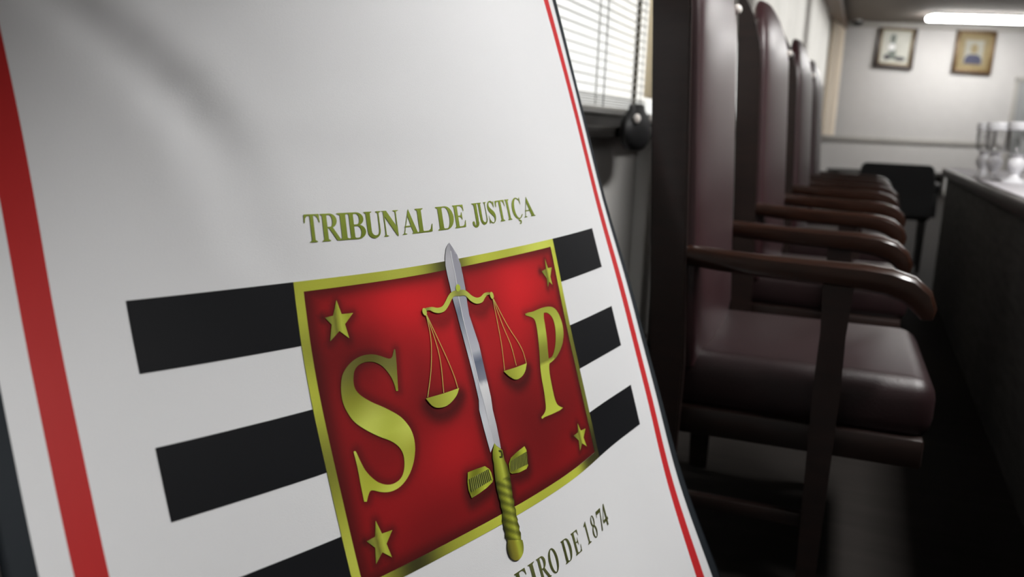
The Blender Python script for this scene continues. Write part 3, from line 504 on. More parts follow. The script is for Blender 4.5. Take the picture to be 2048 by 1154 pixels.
-47568 33934 56077 284 2849 -415 331 2776 -382 373 2710 -352 409 2650 -324 441 2594 -301 468 2545 -280 491 2500 -260 507 2461 -240 522 2427 -219 532 2397 -197 538 2374 -174 544 2353 -152 546 2337 -131 547 2325 -113 549 2317 -96 552 2312 -83 554 2311 -72 556 2311 -64 554 2313 -61 545 2312 -57 528 2311 -55 504 2308 -53 474 2305 -51 446 2306 -49 422 2306 -46 402 2309 -41 384 2312 -33 363 2314 -20 335 2315 -3 305 2313 16 278 2310 35 262 2309 49 261 2309 54 275 2311 53 295 2312 47 315 2308 42 327 2298 38 325 2279 41 313 2251 48 293 2216 58 273 2174 68 258 2130 77 249 2080 85 250 2028 92
-46597 33723 53753 237 2880 -452 292 2800 -414 341 2727 -381 385 2662 -349 424 2603 -323 457 2550 -299 484 2501 -276 506 2460 -254 525 2424 -230 537 2393 -207 548 2368 -182 554 2347 -160 557 2329 -136 557 2317 -117 557 2307 -99 556 2302 -84 556 2300 -75 557 2299 -68 553 2301 -66 544 2304 -64 526 2306 -65 504 2304 -60 481 2298 -56 454 2301 -53 431 2306 -50 412 2310 -45 390 2314 -37 365 2315 -23 332 2314 -5 295 2311 19 265 2306 39 248 2303 56 249 2305 63 269 2306 63 298 2308 56 326 2304 50 342 2290 47 343 2268 48 331 2234 56 311 2191 67 292 2144 79 279 2091 92 280 2036 105 291 1978 119
-45696 33619 51400 202 2900 -484 264 2815 -445 321 2737 -406 371 2667 -373 415 2604 -343 452 2547 -316 484 2496 -289 510 2453 -265 531 2415 -240 547 2383 -215 560 2357 -191 567 2335 -166 570 2317 -143 570 2304 -122 567 2294 -103 564 2288 -88 560 2283 -77 558 2284 -73 551 2286 -70 542 2290 -71 523 2300 -73 500 2308 -73 485 2289 -58 463 2290 -52 438 2304 -52 418 2312 -48 394 2317 -41 364 2318 -26 326 2315 -7 286 2310 18 253 2304 42 235 2301 60 240 2301 69 264 2304 71 298 2305 66 331 2299 60 352 2284 57 354 2255 59 343 2217 66 324 2167 79 307 2113 92 302 2055 110 311 1994 128 337 1932 148
-44879 33632 49017 180 2912 -515 250 2820 -470 312 2738 -431 367 2663 -393 416 2597 -360 456 2537 -329 491 2484 -302 520 2439 -274 544 2399 -247 562 2367 -223 576 2340 -197 584 2319 -174 587 2300 -149 585 2287 -128 581 2276 -108 576 2265 -91 572 2258 -77 564 2255 -72 554 2264 -73 539 2275 -76 522 2285 -77 495 2307 -83 481 2297 -68 468 2277 -48 444 2295 -50 418 2313 -50 392 2323 -44 358 2326 -32 319 2324 -12 276 2316 14 243 2308 38 227 2303 60 232 2303 72 259 2303 76 295 2302 74 330 2295 71 351 2275 68 356 2243 72 345 2198 80 330 2144 92 319 2083 109 323 2021 130 345 1956 153 385 1889 182
-44157 33777 46599 171 2911 -540 248 2815 -494 315 2729 -451 375 2650 -411 426 2581 -374 471 2518 -341 507 2465 -310 539 2418 -282 563 2377 -254 583 2345 -228 597 2317 -204 605 2296 -180 608 2279 -156 604 2266 -135 597 2256 -116 588 2250 -100 577 2247 -90 566 2248 -84 555 2251 -81 540 2259 -80 523 2268 -78 498 2289 -80 475 2302 -76 466 2278 -51 445 2285 -44 418 2305 -45 390 2316 -40 354 2320 -28 314 2319 -10 272 2316 12 239 2310 36 223 2307 57 229 2306 71 254 2305 78 288 2301 80 321 2290 80 342 2266 81 347 2229 86 340 2180 96 330 2121 109 327 2057 129 342 1989 153 378 1921 183 435 1851 218
-43544 34065 44144 177 2899 -563 259 2798 -514 331 2708 -467 394 2627 -425 448 2556 -386 495 2491 -351 533 2436 -318 566 2389 -287 591 2348 -259 610 2316 -233 625 2288 -209 631 2267 -184 633 2251 -163 628 2240 -141 618 2231 -123 605 2227 -108 591 2227 -98 576 2229 -90 561 2235 -87 543 2244 -84 524 2253 -79 500 2271 -78 472 2298 -79 456 2288 -59 441 2279 -40 411 2301 -41 381 2316 -38 346 2320 -26 308 2320 -9 269 2317 11 239 2313 33 224 2310 54 227 2309 69 250 2307 79 279 2301 85 307 2285 90 327 2259 94 333 2217 102 329 2164 114 327 2102 130 333 2033 152 360 1962 180 410 1890 217 484 1816 258
-43049 34511 41648 197 2872 -582 283 2769 -530 360 2676 -481 425 2593 -436 481 2519 -396 530 2454 -358 570 2399 -323 601 2351 -292 627 2311 -263 645 2278 -236 658 2252 -212 664 2232 -188 662 2217 -167 656 2208 -147 644 2201 -129 628 2199 -114 610 2202 -103 592 2206 -96 571 2215 -90 551 2225 -86 527 2237 -79 501 2254 -75 472 2280 -74 447 2294 -66 430 2280 -42 402 2294 -36 370 2314 -34 335 2322 -24 299 2324 -10 265 2324 9 237 2322 29 224 2320 49 227 2317 66 243 2313 79 268 2302 90 292 2285 99 310 2253 109 318 2210 121 321 2153 136 324 2087 154 340 2015 179 378 1940 212 441 1864 253 529 1786 303
-42684 35128 39108 232 2831 -598 322 2726 -542 401 2630 -491 469 2546 -445 527 2471 -402 576 2407 -363 615 2350 -327 647 2304 -295 671 2264 -265 688 2233 -238 698 2208 -214 702 2190 -191 698 2177 -169 688 2170 -151 674 2166 -134 655 2167 -119 634 2172 -108 611 2181 -99 586 2191 -93 560 2205 -86 533 2220 -80 503 2238 -72 474 2257 -67 442 2279 -61 416 2289 -49 388 2296 -38 356 2313 -31 323 2324 -23 289 2330 -9 258 2332 8 234 2333 26 222 2331 46 223 2328 63 236 2321 80 255 2309 96 278 2287 110 294 2255 126 306 2208 142 315 2149 161 326 2081 183 351 2004 211 398 1925 248 472 1843 294 572 1760 349
-42459 35929 36521 283 2775 -609 376 2667 -551 456 2571 -498 526 2486 -451 585 2411 -406 633 2347 -366 671 2292 -329 702 2245 -296 725 2208 -265 738 2179 -239 746 2155 -214 745 2140 -192 739 2130 -171 727 2126 -152 708 2125 -137 686 2130 -122 661 2139 -111 634 2150 -102 604 2165 -94 572 2182 -87 540 2201 -80 507 2221 -72 473 2242 -64 439 2263 -57 406 2283 -49 373 2299 -40 341 2314 -31 308 2327 -21 276 2336 -8 249 2342 8 227 2344 25 215 2344 44 215 2341 64 225 2333 83 243 2319 103 262 2296 124 282 2262 144 298 2213 166 313 2154 189 333 2081 216 367 2003 247 422 1917 289 503 1831 339 614 1739 399
-42386 36928 33885 351 2702 -616 446 2593 -557 527 2497 -502 596 2412 -453 655 2337 -407 702 2275 -367 739 2220 -329 767 2177 -295 787 2141 -264 797 2115 -238 801 2094 -213 797 2082 -190 786 2075 -171 770 2075 -153 748 2078 -138 721 2087 -124 692 2100 -113 659 2116 -103 624 2134 -95 587 2156 -87 550 2179 -80 512 2203 -72 472 2227 -64 434 2252 -56 397 2275 -48 361 2296 -40 325 2314 -31 292 2331 -19 262 2344 -7 235 2352 9 215 2357 26 203 2359 46 202 2356 66 210 2348 89 227 2333 113 247 2309 138 270 2274 165 292 2227 191 315 2164 221 345 2092 252 386 2009 289 449 1920 334 539 1826 388 654 1727 453
-42475 38138 31196 437 2612 -619 532 2503 -558 613 2407 -503 682 2322 -452 738 2250 -406 783 2188 -364 818 2138 -326 843 2095 -292 859 2064 -262 865 2040 -235 864 2023 -210 856 2015 -188 840 2013 -169 819 2015 -152 793 2025 -138 760 2038 -124 726 2056 -113 688 2076 -104 647 2100 -95 604 2127 -87 562 2153 -79 517 2183 -73 474 2211 -64 430 2239 -57 389 2267 -48 348 2292 -39 310 2316 -30 276 2335 -18 243 2351 -4 218 2364 11 197 2371 28 186 2375 49 184 2374 72 191 2366 97 207 2351 125 230 2327 155 257 2293 186 286 2245 219 318 2183 254 358 2110 291 409 2025 334 479 1931 383 576 1831 443 698 1724 512
-42736 39573 28452 541 2504 -617 635 2395 -556 715 2299 -500 782 2218 -448 836 2147 -401 878 2088 -360 909 2041 -321 930 2002 -287 941 1974 -256 943 1954 -230 936 1943 -206 923 1938 -184 901 1941 -166 875 1950 -150 842 1964 -135 805 1982 -123 763 2005 -112 720 2032 -103 672 2061 -95 625 2093 -87 575 2125 -79 525 2159 -72 476 2193 -65 427 2227 -57 381 2258 -48 337 2289 -39 295 2316 -28 257 2340 -17 224 2360 -2 197 2377 14 176 2387 33 163 2394 55 161 2393 79 168 2388 107 184 2373 138 208 2350 173 241 2316 208 277 2270 248 320 2209 289 369 2135 333 432 2049 382 511 1952 437 615 1846 501 742 1730 575
-43181 41247 25651 664 2375 -613 757 2269 -549 834 2175 -493 898 2096 -441 948 2029 -393 987 1973 -352 1013 1929 -313 1028 1896 -279 1035 1872 -250 1030 1857 -222 1018 1851 -200 998 1852 -179 970 1860 -161 937 1875 -145 898 1895 -132 854 1920 -120 805 1949 -111 756 1982 -101 701 2017 -94 647 2054 -86 591 2094 -79 535 2133 -72 479 2173 -64 426 2212 -57 373 2249 -48 325 2285 -38 280 2317 -27 238 2346 -15 203 2371 1 173 2391 18 151 2406 39 137 2415 62 134 2417 88 140 2412 119 156 2400 154 184 2378 191 221 2345 233 265 2299 277 317 2241 326 378 2167 376 451 2081 432 542 1981 493 651 1870 564 786 1748 643
-43820 43173 22789 807 2226 -603 896 2123 -539 971 2032 -482 1031 1957 -430 1076 1894 -382 1110 1842 -341 1130 1804 -303 1140 1775 -269 1139 1757 -240 1129 1748 -213 1109 1747 -192 1082 1756 -171 1047 1770 -155 1007 1791 -139 959 1818 -128 909 1850 -116 853 1886 -107 795 1925 -99 734 1968 -91 672 2013 -85 609 2058 -78 546 2104 -71 485 2151 -64 425 2196 -56 367 2239 -47 313 2281 -37 264 2319 -26 218 2353 -11 180 2383 5 147 2408 23 123 2426 46 108 2439 70 103 2444 99 109 2442 133 127 2432 170 155 2410 212 196 2380 258 248 2336 308 309 2278 363 381 2206 420 466 2120 484 567 2018 553 685 1903 628 827 1774 714
-44665 45363 19863 970 2057 -589 1057 1957 -524 1126 1870 -467 1180 1799 -415 1221 1741 -368 1247 1695 -327 1262 1663 -289 1264 1639 -256 1256 1628 -228 1238 1626 -203 1211 1633 -181 1176 1647 -162 1132 1670 -146 1084 1698 -132 1029 1733 -121 969 1772 -111 905 1816 -103 839 1863 -95 771 1914 -89 700 1965 -82 630 2019 -76 560 2073 -70 492 2126 -62 425 2178 -55 361 2229 -46 302 2276 -35 247 2321 -22 198 2362 -8 155 2397 9 120 2426 30 93 2451 53 76 2466 81 70 2476 112 75 2477 147 92 2468 189 124 2449 233 168 2420 285 226 2379 340 295 2322 401 377 2252 466 473 2165 537 584 2062 613 712 1944 695 863 1810 787
-45727 47833 16870 1156 1865 -569 1236 1768 -506 1300 1688 -448 1349 1622 -396 1381 1570 -350 1401 1532 -309 1408 1504 -273 1403 1489 -240 1385 1485 -214 1360 1491 -189 1323 1504 -168 1279 1528 -151 1227 1559 -136 1168 1595 -124 1105 1638 -113 1036 1687 -104 964 1738 -97 888 1795 -90 811 1853 -85 733 1914 -79 654 1976 -73 576 2037 -67 500 2099 -61 427 2159 -52 356 2217 -43 291 2273 -33 230 2323 -19 177 2371 -3 129 2413 16 91 2448 37 61 2477 62 41 2499 92 34 2512 126 38 2516 164 56 2511 208 89 2494 258 136 2468 312 198 2428 374 274 2373 440 366 2304 513 471 2218 590 592 2114 673 733 1993 765 892 1856 863""".strip().split('\n')
G = np.array([np.cumsum(np.array(r.split(), float).reshape(GN, 3), axis=0) for r in _rows]) * 1e-5
U0, U1, V0, V1 = -4.16, 4.16, -4.2, 5.2
def _cr(t):
    return np.stack([-.5 * t + t * t - .5 * t ** 3, 1 - 2.5 * t * t + 1.5 * t ** 3, .5 * t + 2 * t * t - 1.5 * t ** 3, -.5 * t * t + .5 * t ** 3], -1)
def cloth(u, v):
    """point of the cloth surface; u across and v down the cloth, in stripe pitches of 12.5 cm"""
    u = np.asarray(u, float); v = np.asarray(v, float)
    vv = np.minimum(v, V1 - .02)
    a = (u - U0) / (U1 - U0) * (GN - 1); b = (vv - V0) / (V1 - V0) * (GN - 1)
    i = np.clip(np.floor(a).astype(int), 0, GN - 2); j = np.clip(np.floor(b).astype(int), 0, GN - 2)
    wa = _cr(a - i); wb = _cr(b - j); out = np.zeros(u.shape + (3,))
    for q in range(4):
        for p in range(4):
            out += (wb[..., q] * wa[..., p])[..., None] * G[np.clip(j + q - 1, 0, GN - 1), np.clip(i + p - 1, 0, GN - 1)]
    ex = v - vv
    out[..., 0] += ex * 0.012; out[..., 2] -= ex * 0.117
    out[..., 2] = np.maximum(out[..., 2], 0.006)
    w = np.clip((-3.3 - v) / .8, 0, 1) ** 2            # the top runs into the straight crossbar
    bar = np.stack([np.full(u.shape, -0.548), 0.785 + u * 0.1274, np.full(u.shape, 1.262)], -1)
    return out * (1 - w[..., None]) + bar * w[..., None]
def cloth_n(u, v):
    e_ = 0.02
    du = cloth(np.asarray(u) + e_, v) - cloth(np.asarray(u) - e_, v); dv = cloth(u, np.asarray(v) + e_) - cloth(u, np.asarray(v) - e_)
    n = np.cross(dv, du); n /= np.linalg.norm(n, axis=-1)[..., None] + 1e-12
    n[n[..., 0] < 0] *= -1
    return n

D = {}
D['S'] = [[-1.0107, 0.6822], [-0.9977, 0.6883], [-1.0073, 0.7711], [-1.0335, 0.9091], [-1.0610, 1.0394], [-1.0870, 1.0365], [-1.0872, 0.9888],
    [-1.1033, 0.9211], [-1.1383, 0.8564], [-1.1846, 0.8004], [-1.2434, 0.7605], [-1.3144, 0.7377], [-1.3889, 0.7345], [-1.4500, 0.7485], [-1.4929,
    0.7777], [-1.5168, 0.8225], [-1.5301, 0.8752], [-1.5269, 0.9249], [-1.4995, 0.9734], [-1.4474, 1.0213], [-1.3713, 1.0748], [-1.2702, 1.1346],
    [-1.1835, 1.1922], [-1.0980, 1.2594], [-1.0407, 1.3349], [-1.0093, 1.4073], [-1.0021, 1.4868], [-1.0208, 1.5722], [-1.0685, 1.6619], [-1.1335,
    1.7329], [-1.2134, 1.7857], [-1.3024, 1.8158], [-1.3981, 1.8185], [-1.4917, 1.7945], [-1.5634, 1.7601], [-1.6018, 1.7525], [-1.6296, 1.7744],
    [-1.6635, 1.8218], [-1.6898, 1.8139], [-1.6855, 1.6864], [-1.6784, 1.5328], [-1.6815, 1.4120], [-1.6660, 1.4076], [-1.6558, 1.4210], [-1.6355,
    1.4962], [-1.6058, 1.5826], [-1.5558, 1.6569], [-1.4923, 1.7175], [-1.4123, 1.7565], [-1.3300, 1.7668], [-1.2544, 1.7488], [-1.2053, 1.7063],
    [-1.1748, 1.6453], [-1.1639, 1.5786], [-1.1798, 1.5174], [-1.2236, 1.4617], [-1.2868, 1.4141], [-1.3667, 1.3691], [-1.4573, 1.3096], [-1.5503,
    1.2383], [-1.6120, 1.1753], [-1.6536, 1.0993], [-1.6776, 1.0156], [-1.6742, 0.9198], [-1.6481, 0.8282], [-1.6073, 0.7692], [-1.5312, 0.7157],
    [-1.4429, 0.6842], [-1.3580, 0.6750], [-1.2672, 0.6842], [-1.1875, 0.7107], [-1.1246, 0.7397], [-1.0838, 0.7534], [-1.0507, 0.7439], [-1.0270,
    0.7092]]
D['P'] = [[1.0688, 0.7057], [1.1405, 0.7048], [1.2401, 0.7102], [1.3775, 0.7038], [1.5301, 0.7103], [1.6636, 0.7380], [1.7499, 0.8077], [1.7957,
    0.9179], [1.7894, 1.0341], [1.7285, 1.1311], [1.6309, 1.2035], [1.5022, 1.2601], [1.3756, 1.2853], [1.3224, 1.2962], [1.2842, 1.3847], [1.2673,
    1.5295], [1.2639, 1.6472], [1.2836, 1.7142], [1.3286, 1.7525], [1.3886, 1.7830], [1.3094, 1.7889], [1.1368, 1.7836], [0.9890, 1.7745], [0.9217,
    1.7787], [0.9135, 1.7595], [0.9752, 1.7422], [1.0230, 1.7183], [1.0503, 1.6817], [1.0829, 1.5442], [1.0995, 1.4018], [1.1246, 1.2898], [1.1831,
    1.1248], [1.2293, 0.9403], [1.2368, 0.8220], [1.2105, 0.7798], [1.1504, 0.7497], [1.0745, 0.7259]]
D['PH'] = [[1.4455, 0.7613], [1.5186, 0.7743], [1.5925, 0.8259], [1.6244, 0.9013], [1.6124, 0.9993], [1.5590, 1.1116], [1.4885, 1.1886], [1.4173,
    1.2340], [1.3350, 1.2389], [1.3573, 1.1609], [1.3932, 1.0324], [1.4159, 0.9004], [1.4242, 0.8108]]
D['stars'] = [[[-1.5739, 0.1847], [-1.4120, 0.3117], [-1.4926, 0.5114], [-1.6977, 0.5072], [-1.7161, 0.3129]], [[1.7035, 0.1961], [1.8174, 0.3105],
    [1.7561, 0.5001], [1.6463, 0.5085], [1.5756, 0.3214]], [[-1.6194, 1.9885], [-1.4725, 2.1133], [-1.5435, 2.3135], [-1.7183, 2.3078], [-1.7565,
    2.1122]], [[1.6308, 2.0181], [1.7888, 2.1211], [1.7249, 2.2998], [1.5433, 2.2913], [1.4784, 2.1079]]]
D['BL'] = [[-0.0018, -0.1683], [-0.0606, -0.1242], [-0.0983, -0.0508], [-0.1179, 0.0395], [-0.1159, 0.1322], [-0.1046, 0.2417], [-0.0998, 0.3662],
    [-0.0807, 0.5241], [-0.0638, 0.7602], [-0.0536, 0.9645], [-0.0519, 1.1824], [-0.0567, 1.3516], [-0.0872, 1.4394], [-0.0846, 1.5993], [-0.0759,
    1.7469], [-0.0676, 1.8518]]
D['BR'] = [[-0.0018, -0.1683], [0.0415, -0.1142], [0.0946, -0.0380], [0.1220, 0.0517], [0.1285, 0.1631], [0.1284, 0.2895], [0.1133, 0.4296], [0.1036,
    0.5544], [0.1205, 0.6521], [0.1506, 0.8477], [0.1461, 1.0210], [0.1403, 1.1935], [0.1346, 1.3653], [0.1142, 1.4883], [0.1157, 1.6370], [0.1079,
    1.7825], [0.1000, 1.8604]]
D['BM'] = [[-0.0018, -0.1683], [-0.0028, -0.0874], [-0.0026, 0.0061], [0.0056, 0.1318], [0.0021, 0.2719], [-0.0066, 0.3800], [-0.0060, 0.5676],
    [0.0027, 0.7882], [0.0059, 0.9766], [0.0012, 1.2097], [0.0141, 1.4640], [0.0113, 1.6104], [0.0125, 1.7903]]
D['HILT'] = [[0.0158, 1.7819], [-0.0377, 1.8495], [-0.0606, 1.9089], [-0.0603, 1.9549], [-0.0771, 2.0220], [-0.0924, 2.1088], [-0.1022, 2.2095],
    [-0.0933, 2.2381], [-0.1008, 2.2746], [-0.0879, 2.3044], [-0.1021, 2.3515], [-0.0920, 2.3933], [-0.1088, 2.4458], [-0.1284, 2.4716], [-0.1147,
    2.5144], [-0.1281, 2.5356], [-0.1167, 2.5777], [-0.1374, 2.6155], [-0.1150, 2.6523], [0.1027, 2.7255], [0.0834, 2.7151], [0.1051, 2.6575],
    [0.0923, 2.6272], [0.1091, 2.6002], [0.0973, 2.5508], [0.1090, 2.5350], [0.0987, 2.4926], [0.1141, 2.4452], [0.1014, 2.4019], [0.1228, 2.3562],
    [0.1071, 2.3251], [0.1226, 2.2641], [0.1348, 2.1754], [0.1421, 2.0981], [0.1339, 2.0294], [0.1104, 1.9697], [0.1099, 1.9297], [0.1122, 1.8770],
    [0.0772, 1.8476], [0.0416, 1.8207]]
D['POM'] = [[-0.1150, 2.6523], [-0.1439, 2.7023], [-0.1539, 2.7497], [-0.1421, 2.7981], [-0.1040, 2.8393], [-0.0558, 2.8600], [0.0025, 2.8613],
    [0.0647, 2.8315], [0.0974, 2.7782], [0.1027, 2.7255]]
D['WL'] = [[-0.4432, 1.9299], [-0.4755, 2.0091], [-0.4856, 2.0817], [-0.4686, 2.1560], [-0.3645, 2.1498], [-0.2320, 2.1321], [-0.1366, 2.1088],
    [-0.1178, 2.0883], [-0.1254, 2.0212], [-0.1439, 1.9834], [-0.1938, 1.9433], [-0.3167, 1.9342]]
D['WR'] = [[0.2189, 1.9799], [0.3485, 1.9550], [0.4839, 1.9401], [0.5041, 1.9840], [0.4884, 2.0618], [0.4736, 2.1259], [0.4325, 2.1481], [0.2939,
    2.1446], [0.1802, 2.1224], [0.1528, 2.1012], [0.1666, 2.0254]]
D['HL'] = [[-0.4448, 1.9903], [-0.1649, 1.9813], [-0.1549, 2.0879], [-0.4581, 2.1051]]
D['HR'] = [[0.2091, 2.0039], [0.4859, 1.9955], [0.4661, 2.1129], [0.1702, 2.0996]]
D['CLASP'] = [[0.0491, 1.8599], [0.0943, 1.8748], [0.1020, 1.9142], [0.0859, 1.9430], [0.0427, 1.9349], [0.0384, 1.9166], [0.0706, 1.9228], [0.0782,
    1.8917], [0.0476, 1.8754]]
D['BEAM'] = [[-0.5340, 0.3931], [-0.5101, 0.3892], [-0.4303, 0.3935], [-0.3532, 0.4125], [-0.2797, 0.4084], [-0.2194, 0.3716], [-0.1536, 0.3198],
    [-0.0824, 0.2943], [-0.0050, 0.2943], [0.0965, 0.3056], [0.1528, 0.3374], [0.2057, 0.3801], [0.2771, 0.4101], [0.3464, 0.4094], [0.4106, 0.3867],
    [0.4817, 0.3860], [0.5337, 0.4004], [0.5362, 0.4172], [0.4667, 0.4115], [0.4072, 0.4349], [0.3534, 0.4670], [0.2564, 0.4678], [0.1744, 0.4311],
    [0.1237, 0.3837], [0.0918, 0.3601], [0.0021, 0.3531], [-0.0596, 0.3441], [-0.1168, 0.3637], [-0.1834, 0.4153], [-0.2583, 0.4574], [-0.3448,
    0.4637], [-0.4213, 0.4428], [-0.4720, 0.4172], [-0.5338, 0.4169]]
D['KNOB'] = [[-0.0301, 0.2752], [-0.0173, 0.2505], [0.0123, 0.2389], [0.0403, 0.2584], [0.0398, 0.2850], [0.0176, 0.3053], [-0.0093, 0.3078],
    [-0.0272, 0.2990]]
D['KL'] = [[-0.5177, 0.4195], [-0.5182, 0.4380], [-0.5264, 0.4518], [-0.5398, 0.4573], [-0.5549, 0.4531], [-0.5677, 0.4403], [-0.5747, 0.4224],
    [-0.5743, 0.4041], [-0.5663, 0.3902], [-0.5530, 0.3846], [-0.5378, 0.3887], [-0.5248, 0.4015]]
D['KR'] = [[0.5634, 0.4268], [0.5606, 0.4453], [0.5503, 0.4587], [0.5353, 0.4635], [0.5197, 0.4584], [0.5076, 0.4448], [0.5022, 0.4263], [0.5049,
    0.4079], [0.5151, 0.3944], [0.5300, 0.3895], [0.5457, 0.3946], [0.5579, 0.4082]]
D['STR'] = [[[-0.5282, 0.4533], [-0.5202, 0.6033], [-0.5427, 0.7481], [-0.6169, 0.9559], [-0.7306, 1.1690]], [[-0.5238, 0.4540], [-0.4730, 0.6861],
    [-0.4631, 0.8976], [-0.5156, 1.1776]], [[-0.5195, 0.4547], [-0.4421, 0.6615], [-0.3667, 0.8865], [-0.3242, 1.0618], [-0.3131, 1.1779]], [[0.5445,
    0.4645], [0.5309, 0.7410], [0.5092, 0.9495], [0.4587, 1.1749]], [[0.5500, 0.4653], [0.6130, 0.7559], [0.6731, 0.9654], [0.6803, 1.1732]],
    [[0.5554, 0.4662], [0.6891, 0.7531], [0.8153, 0.9600], [0.8612, 1.0696], [0.8705, 1.1887]]]
D['PL'] = [[-0.7597, 1.1740], [-0.5284, 1.1821], [-0.2978, 1.1814], [-0.3539, 1.2368], [-0.4512, 1.2818], [-0.5474, 1.2993], [-0.6515, 1.2836],
    [-0.7128, 1.2429]]
D['PR'] = [[0.4339, 1.1776], [0.6488, 1.1879], [0.8765, 1.1899], [0.8112, 1.2593], [0.7226, 1.2978], [0.6110, 1.3026], [0.5129, 1.2515]]
D['TXT1'] = [['T', -1.8100, -1.6500], ['R', -1.6420, -1.4210], ['I', -1.4630, -1.3240], ['B', -1.3490, -1.1370], ['U', -1.1420, -0.9290], ['N',
    -0.9220, -0.6980], ['A', -0.6590, -0.4250], ['L', -0.4540, -0.2130], ['D', -0.1400, 0.1430], ['E', 0.1420, 0.3410], ['J', 0.4360, 0.5920], ['U',
    0.5840, 0.7510], ['S', 0.7660, 0.8980], ['T', 0.9230, 1.1060], ['I', 1.1190, 1.2050], ['Ç', 1.2390, 1.4210], ['A', 1.4610, 1.7100]]
D['TXT2'] = [['E', -0.1430, 0.0510], ['I', 0.0860, 0.2060], ['R', 0.2410, None], ['O', 0.4380, 0.6060], ['D', 0.7160, 0.8930], ['E', 0.9390, 1.0890],
    ['1', 1.2380, 1.3100], ['8', 1.4040, 1.4890], ['7', 1.5620, 1.6910], ['4', 1.6880, 1.8130]]
M_bwhite = mat('banner_white_satin', (228, 229, 231), 0.62, var=0.012, scale=5, bump=0.12, bscale=900, spec=0.35, sheen=0.15)
M_bred = mat('banner_red_band', (186, 36, 36), 0.6, var=0.05, scale=5, bump=0.12, bscale=900, spec=0.3)
M_bred2 = mat('banner_red_right_band', (200, 40, 44), 0.6, var=0.05, scale=5, bump=0.12, bscale=900, spec=0.3)  # right band, slightly brighter red than the left
M_bblack = mat('banner_black_edge', (30, 36, 42), 0.7, var=0.1, bump=0.12, bscale=900, spec=0.25)
banner = thing('banner', 'large white court banner with a red, gold and black scales-and-sword emblem', 'banner', (-0.42, 0.85, 0.0))
BL = Vector(banner.location)
def mesh_obj(name, V, Fc, mats, parent, midx=None, cols=None):
    V = np.asarray(V) - np.array(BL)
    me = bpy.data.meshes.new(name); me.from_pydata(V.tolist(), [], Fc)
    for m in mats: me.materials.append(m)
    if midx is not None: me.polygons.foreach_set('material_index', midx)
    me.polygons.foreach_set('use_smooth', [True] * len(me.polygons))
    if cols is not None:
        at = me.color_attributes.new('Ink', 'FLOAT_COLOR', 'POINT')
        c4 = np.ones((len(V), 4)); c4[:, :3] = cols; at.data.foreach_set('color', c4.ravel())
    o = bpy.data.objects.new(name, me); COL.objects.link(o); o.parent = parent; return o

# cloth sheet, front and back, with the woven bands
UE = 4.1218
bands = [(-UE, -3.9781, 3), (-3.9781, -3.8178, 0), (-3.8178, -3.645, 1), (-3.645, 3.645, 0), (3.645, 3.8178, 2), (3.8178, 3.9781, 0), (3.9781, UE, 3)]
ul = []; ub = []
for a, b, k in bands:
    n = max(2, int((b - a) / 0.045)); seg = np.linspace(a, b, n + 1)
    ul += list(seg[:-1]); ub += [k] * n
ul.append(UE); NU = len(ul)
vl = np.linspace(-4.1, 6.15, 230); NV = len(vl)
UU, VV = np.meshgrid(ul, vl)
Pf = cloth(UU, VV); Nf = cloth_n(UU, VV)
Pb = Pf - Nf * 0.0009
V = np.concatenate([Pf.reshape(-1, 3), Pb.reshape(-1, 3)]); off = NU * NV
Fc = []; mi = []
for j in range(NV - 1):
    for i in range(NU - 1):
        a = j * NU + i
        Fc.append((a, a + NU, a + NU + 1, a + 1)); mi.append(ub[i])
        Fc.append((off + a, off + a + 1, off + a + NU + 1, off + a + NU)); mi.append(ub[i])
for j in range(NV - 1):
    for i, k in ((0, 3), (NU - 1, 3)):
        a = j * NU + i; Fc.append((a, off + a, off + a + NU, a + NU)); mi.append(k)
for i in range(NU - 1):
    for j in (0, NV - 1):
        a = j * NU + i; Fc.append((a, a + 1, off + a + 1, off + a)); mi.append(ub[i])
B().cyl((-0.548 - BL.x, 0.24 - BL.y, 1.268), (-0.548 - BL.x, 1.33 - BL.y, 1.268), 0.009).ball((-0.548 - BL.x, 0.235 - BL.y, 1.268), .015).ball((-0.548 - BL.x, 1.335 - BL.y, 1.268), .015).build('crossbar', M_wood, banner)
B().cyl((-0.60 - BL.x, 0.785 - BL.y, 0.02), (-0.57 - BL.x, 0.785 - BL.y, 1.30), 0.012).build('pole', M_wood, banner)
B().lathe([(.11, 0), (.11, .012), (.05, .03), (.02, .05)], (-0.60 - BL.x, 0.785 - BL.y, 0)).build('base', M_wood, banner)
cl = mesh_obj('cloth', V, Fc, [M_bwhite, M_bred, M_bred2, M_bblack], banner, mi)

# printed ink: one material, its pigment stored on the mesh
M_ink = bpy.data.materials.new('printed_ink'); M_ink.use_nodes = True
_b = M_ink.node_tree.nodes['Principled BSDF']; _a = M_ink.node_tree.nodes.new('ShaderNodeAttribute'); _a.attribute_name = 'Ink'
_n = M_ink.node_tree.nodes.new('ShaderNodeTexNoise'); _n.inputs['Scale'].default_value = 260
_m = M_ink.node_tree.nodes.new('ShaderNodeMix'); _m.data_type = 'RGBA'; _m.blend_type = 'MULTIPLY'; _m.inputs[0].default_value = 0.12
M_ink.node_tree.links.new(_a.outputs['Color'], _m.inputs[6]); M_ink.node_tree.links.new(_n.outputs['Fac'], _m.inputs[7])
M_ink.node_tree.links.new(_m.outputs[2], _b.inputs['Base Color'])
_b.inputs['Roughness'].default_value = 0.55; _b.inputs['Specular IOR Level'].default_value = 0.15

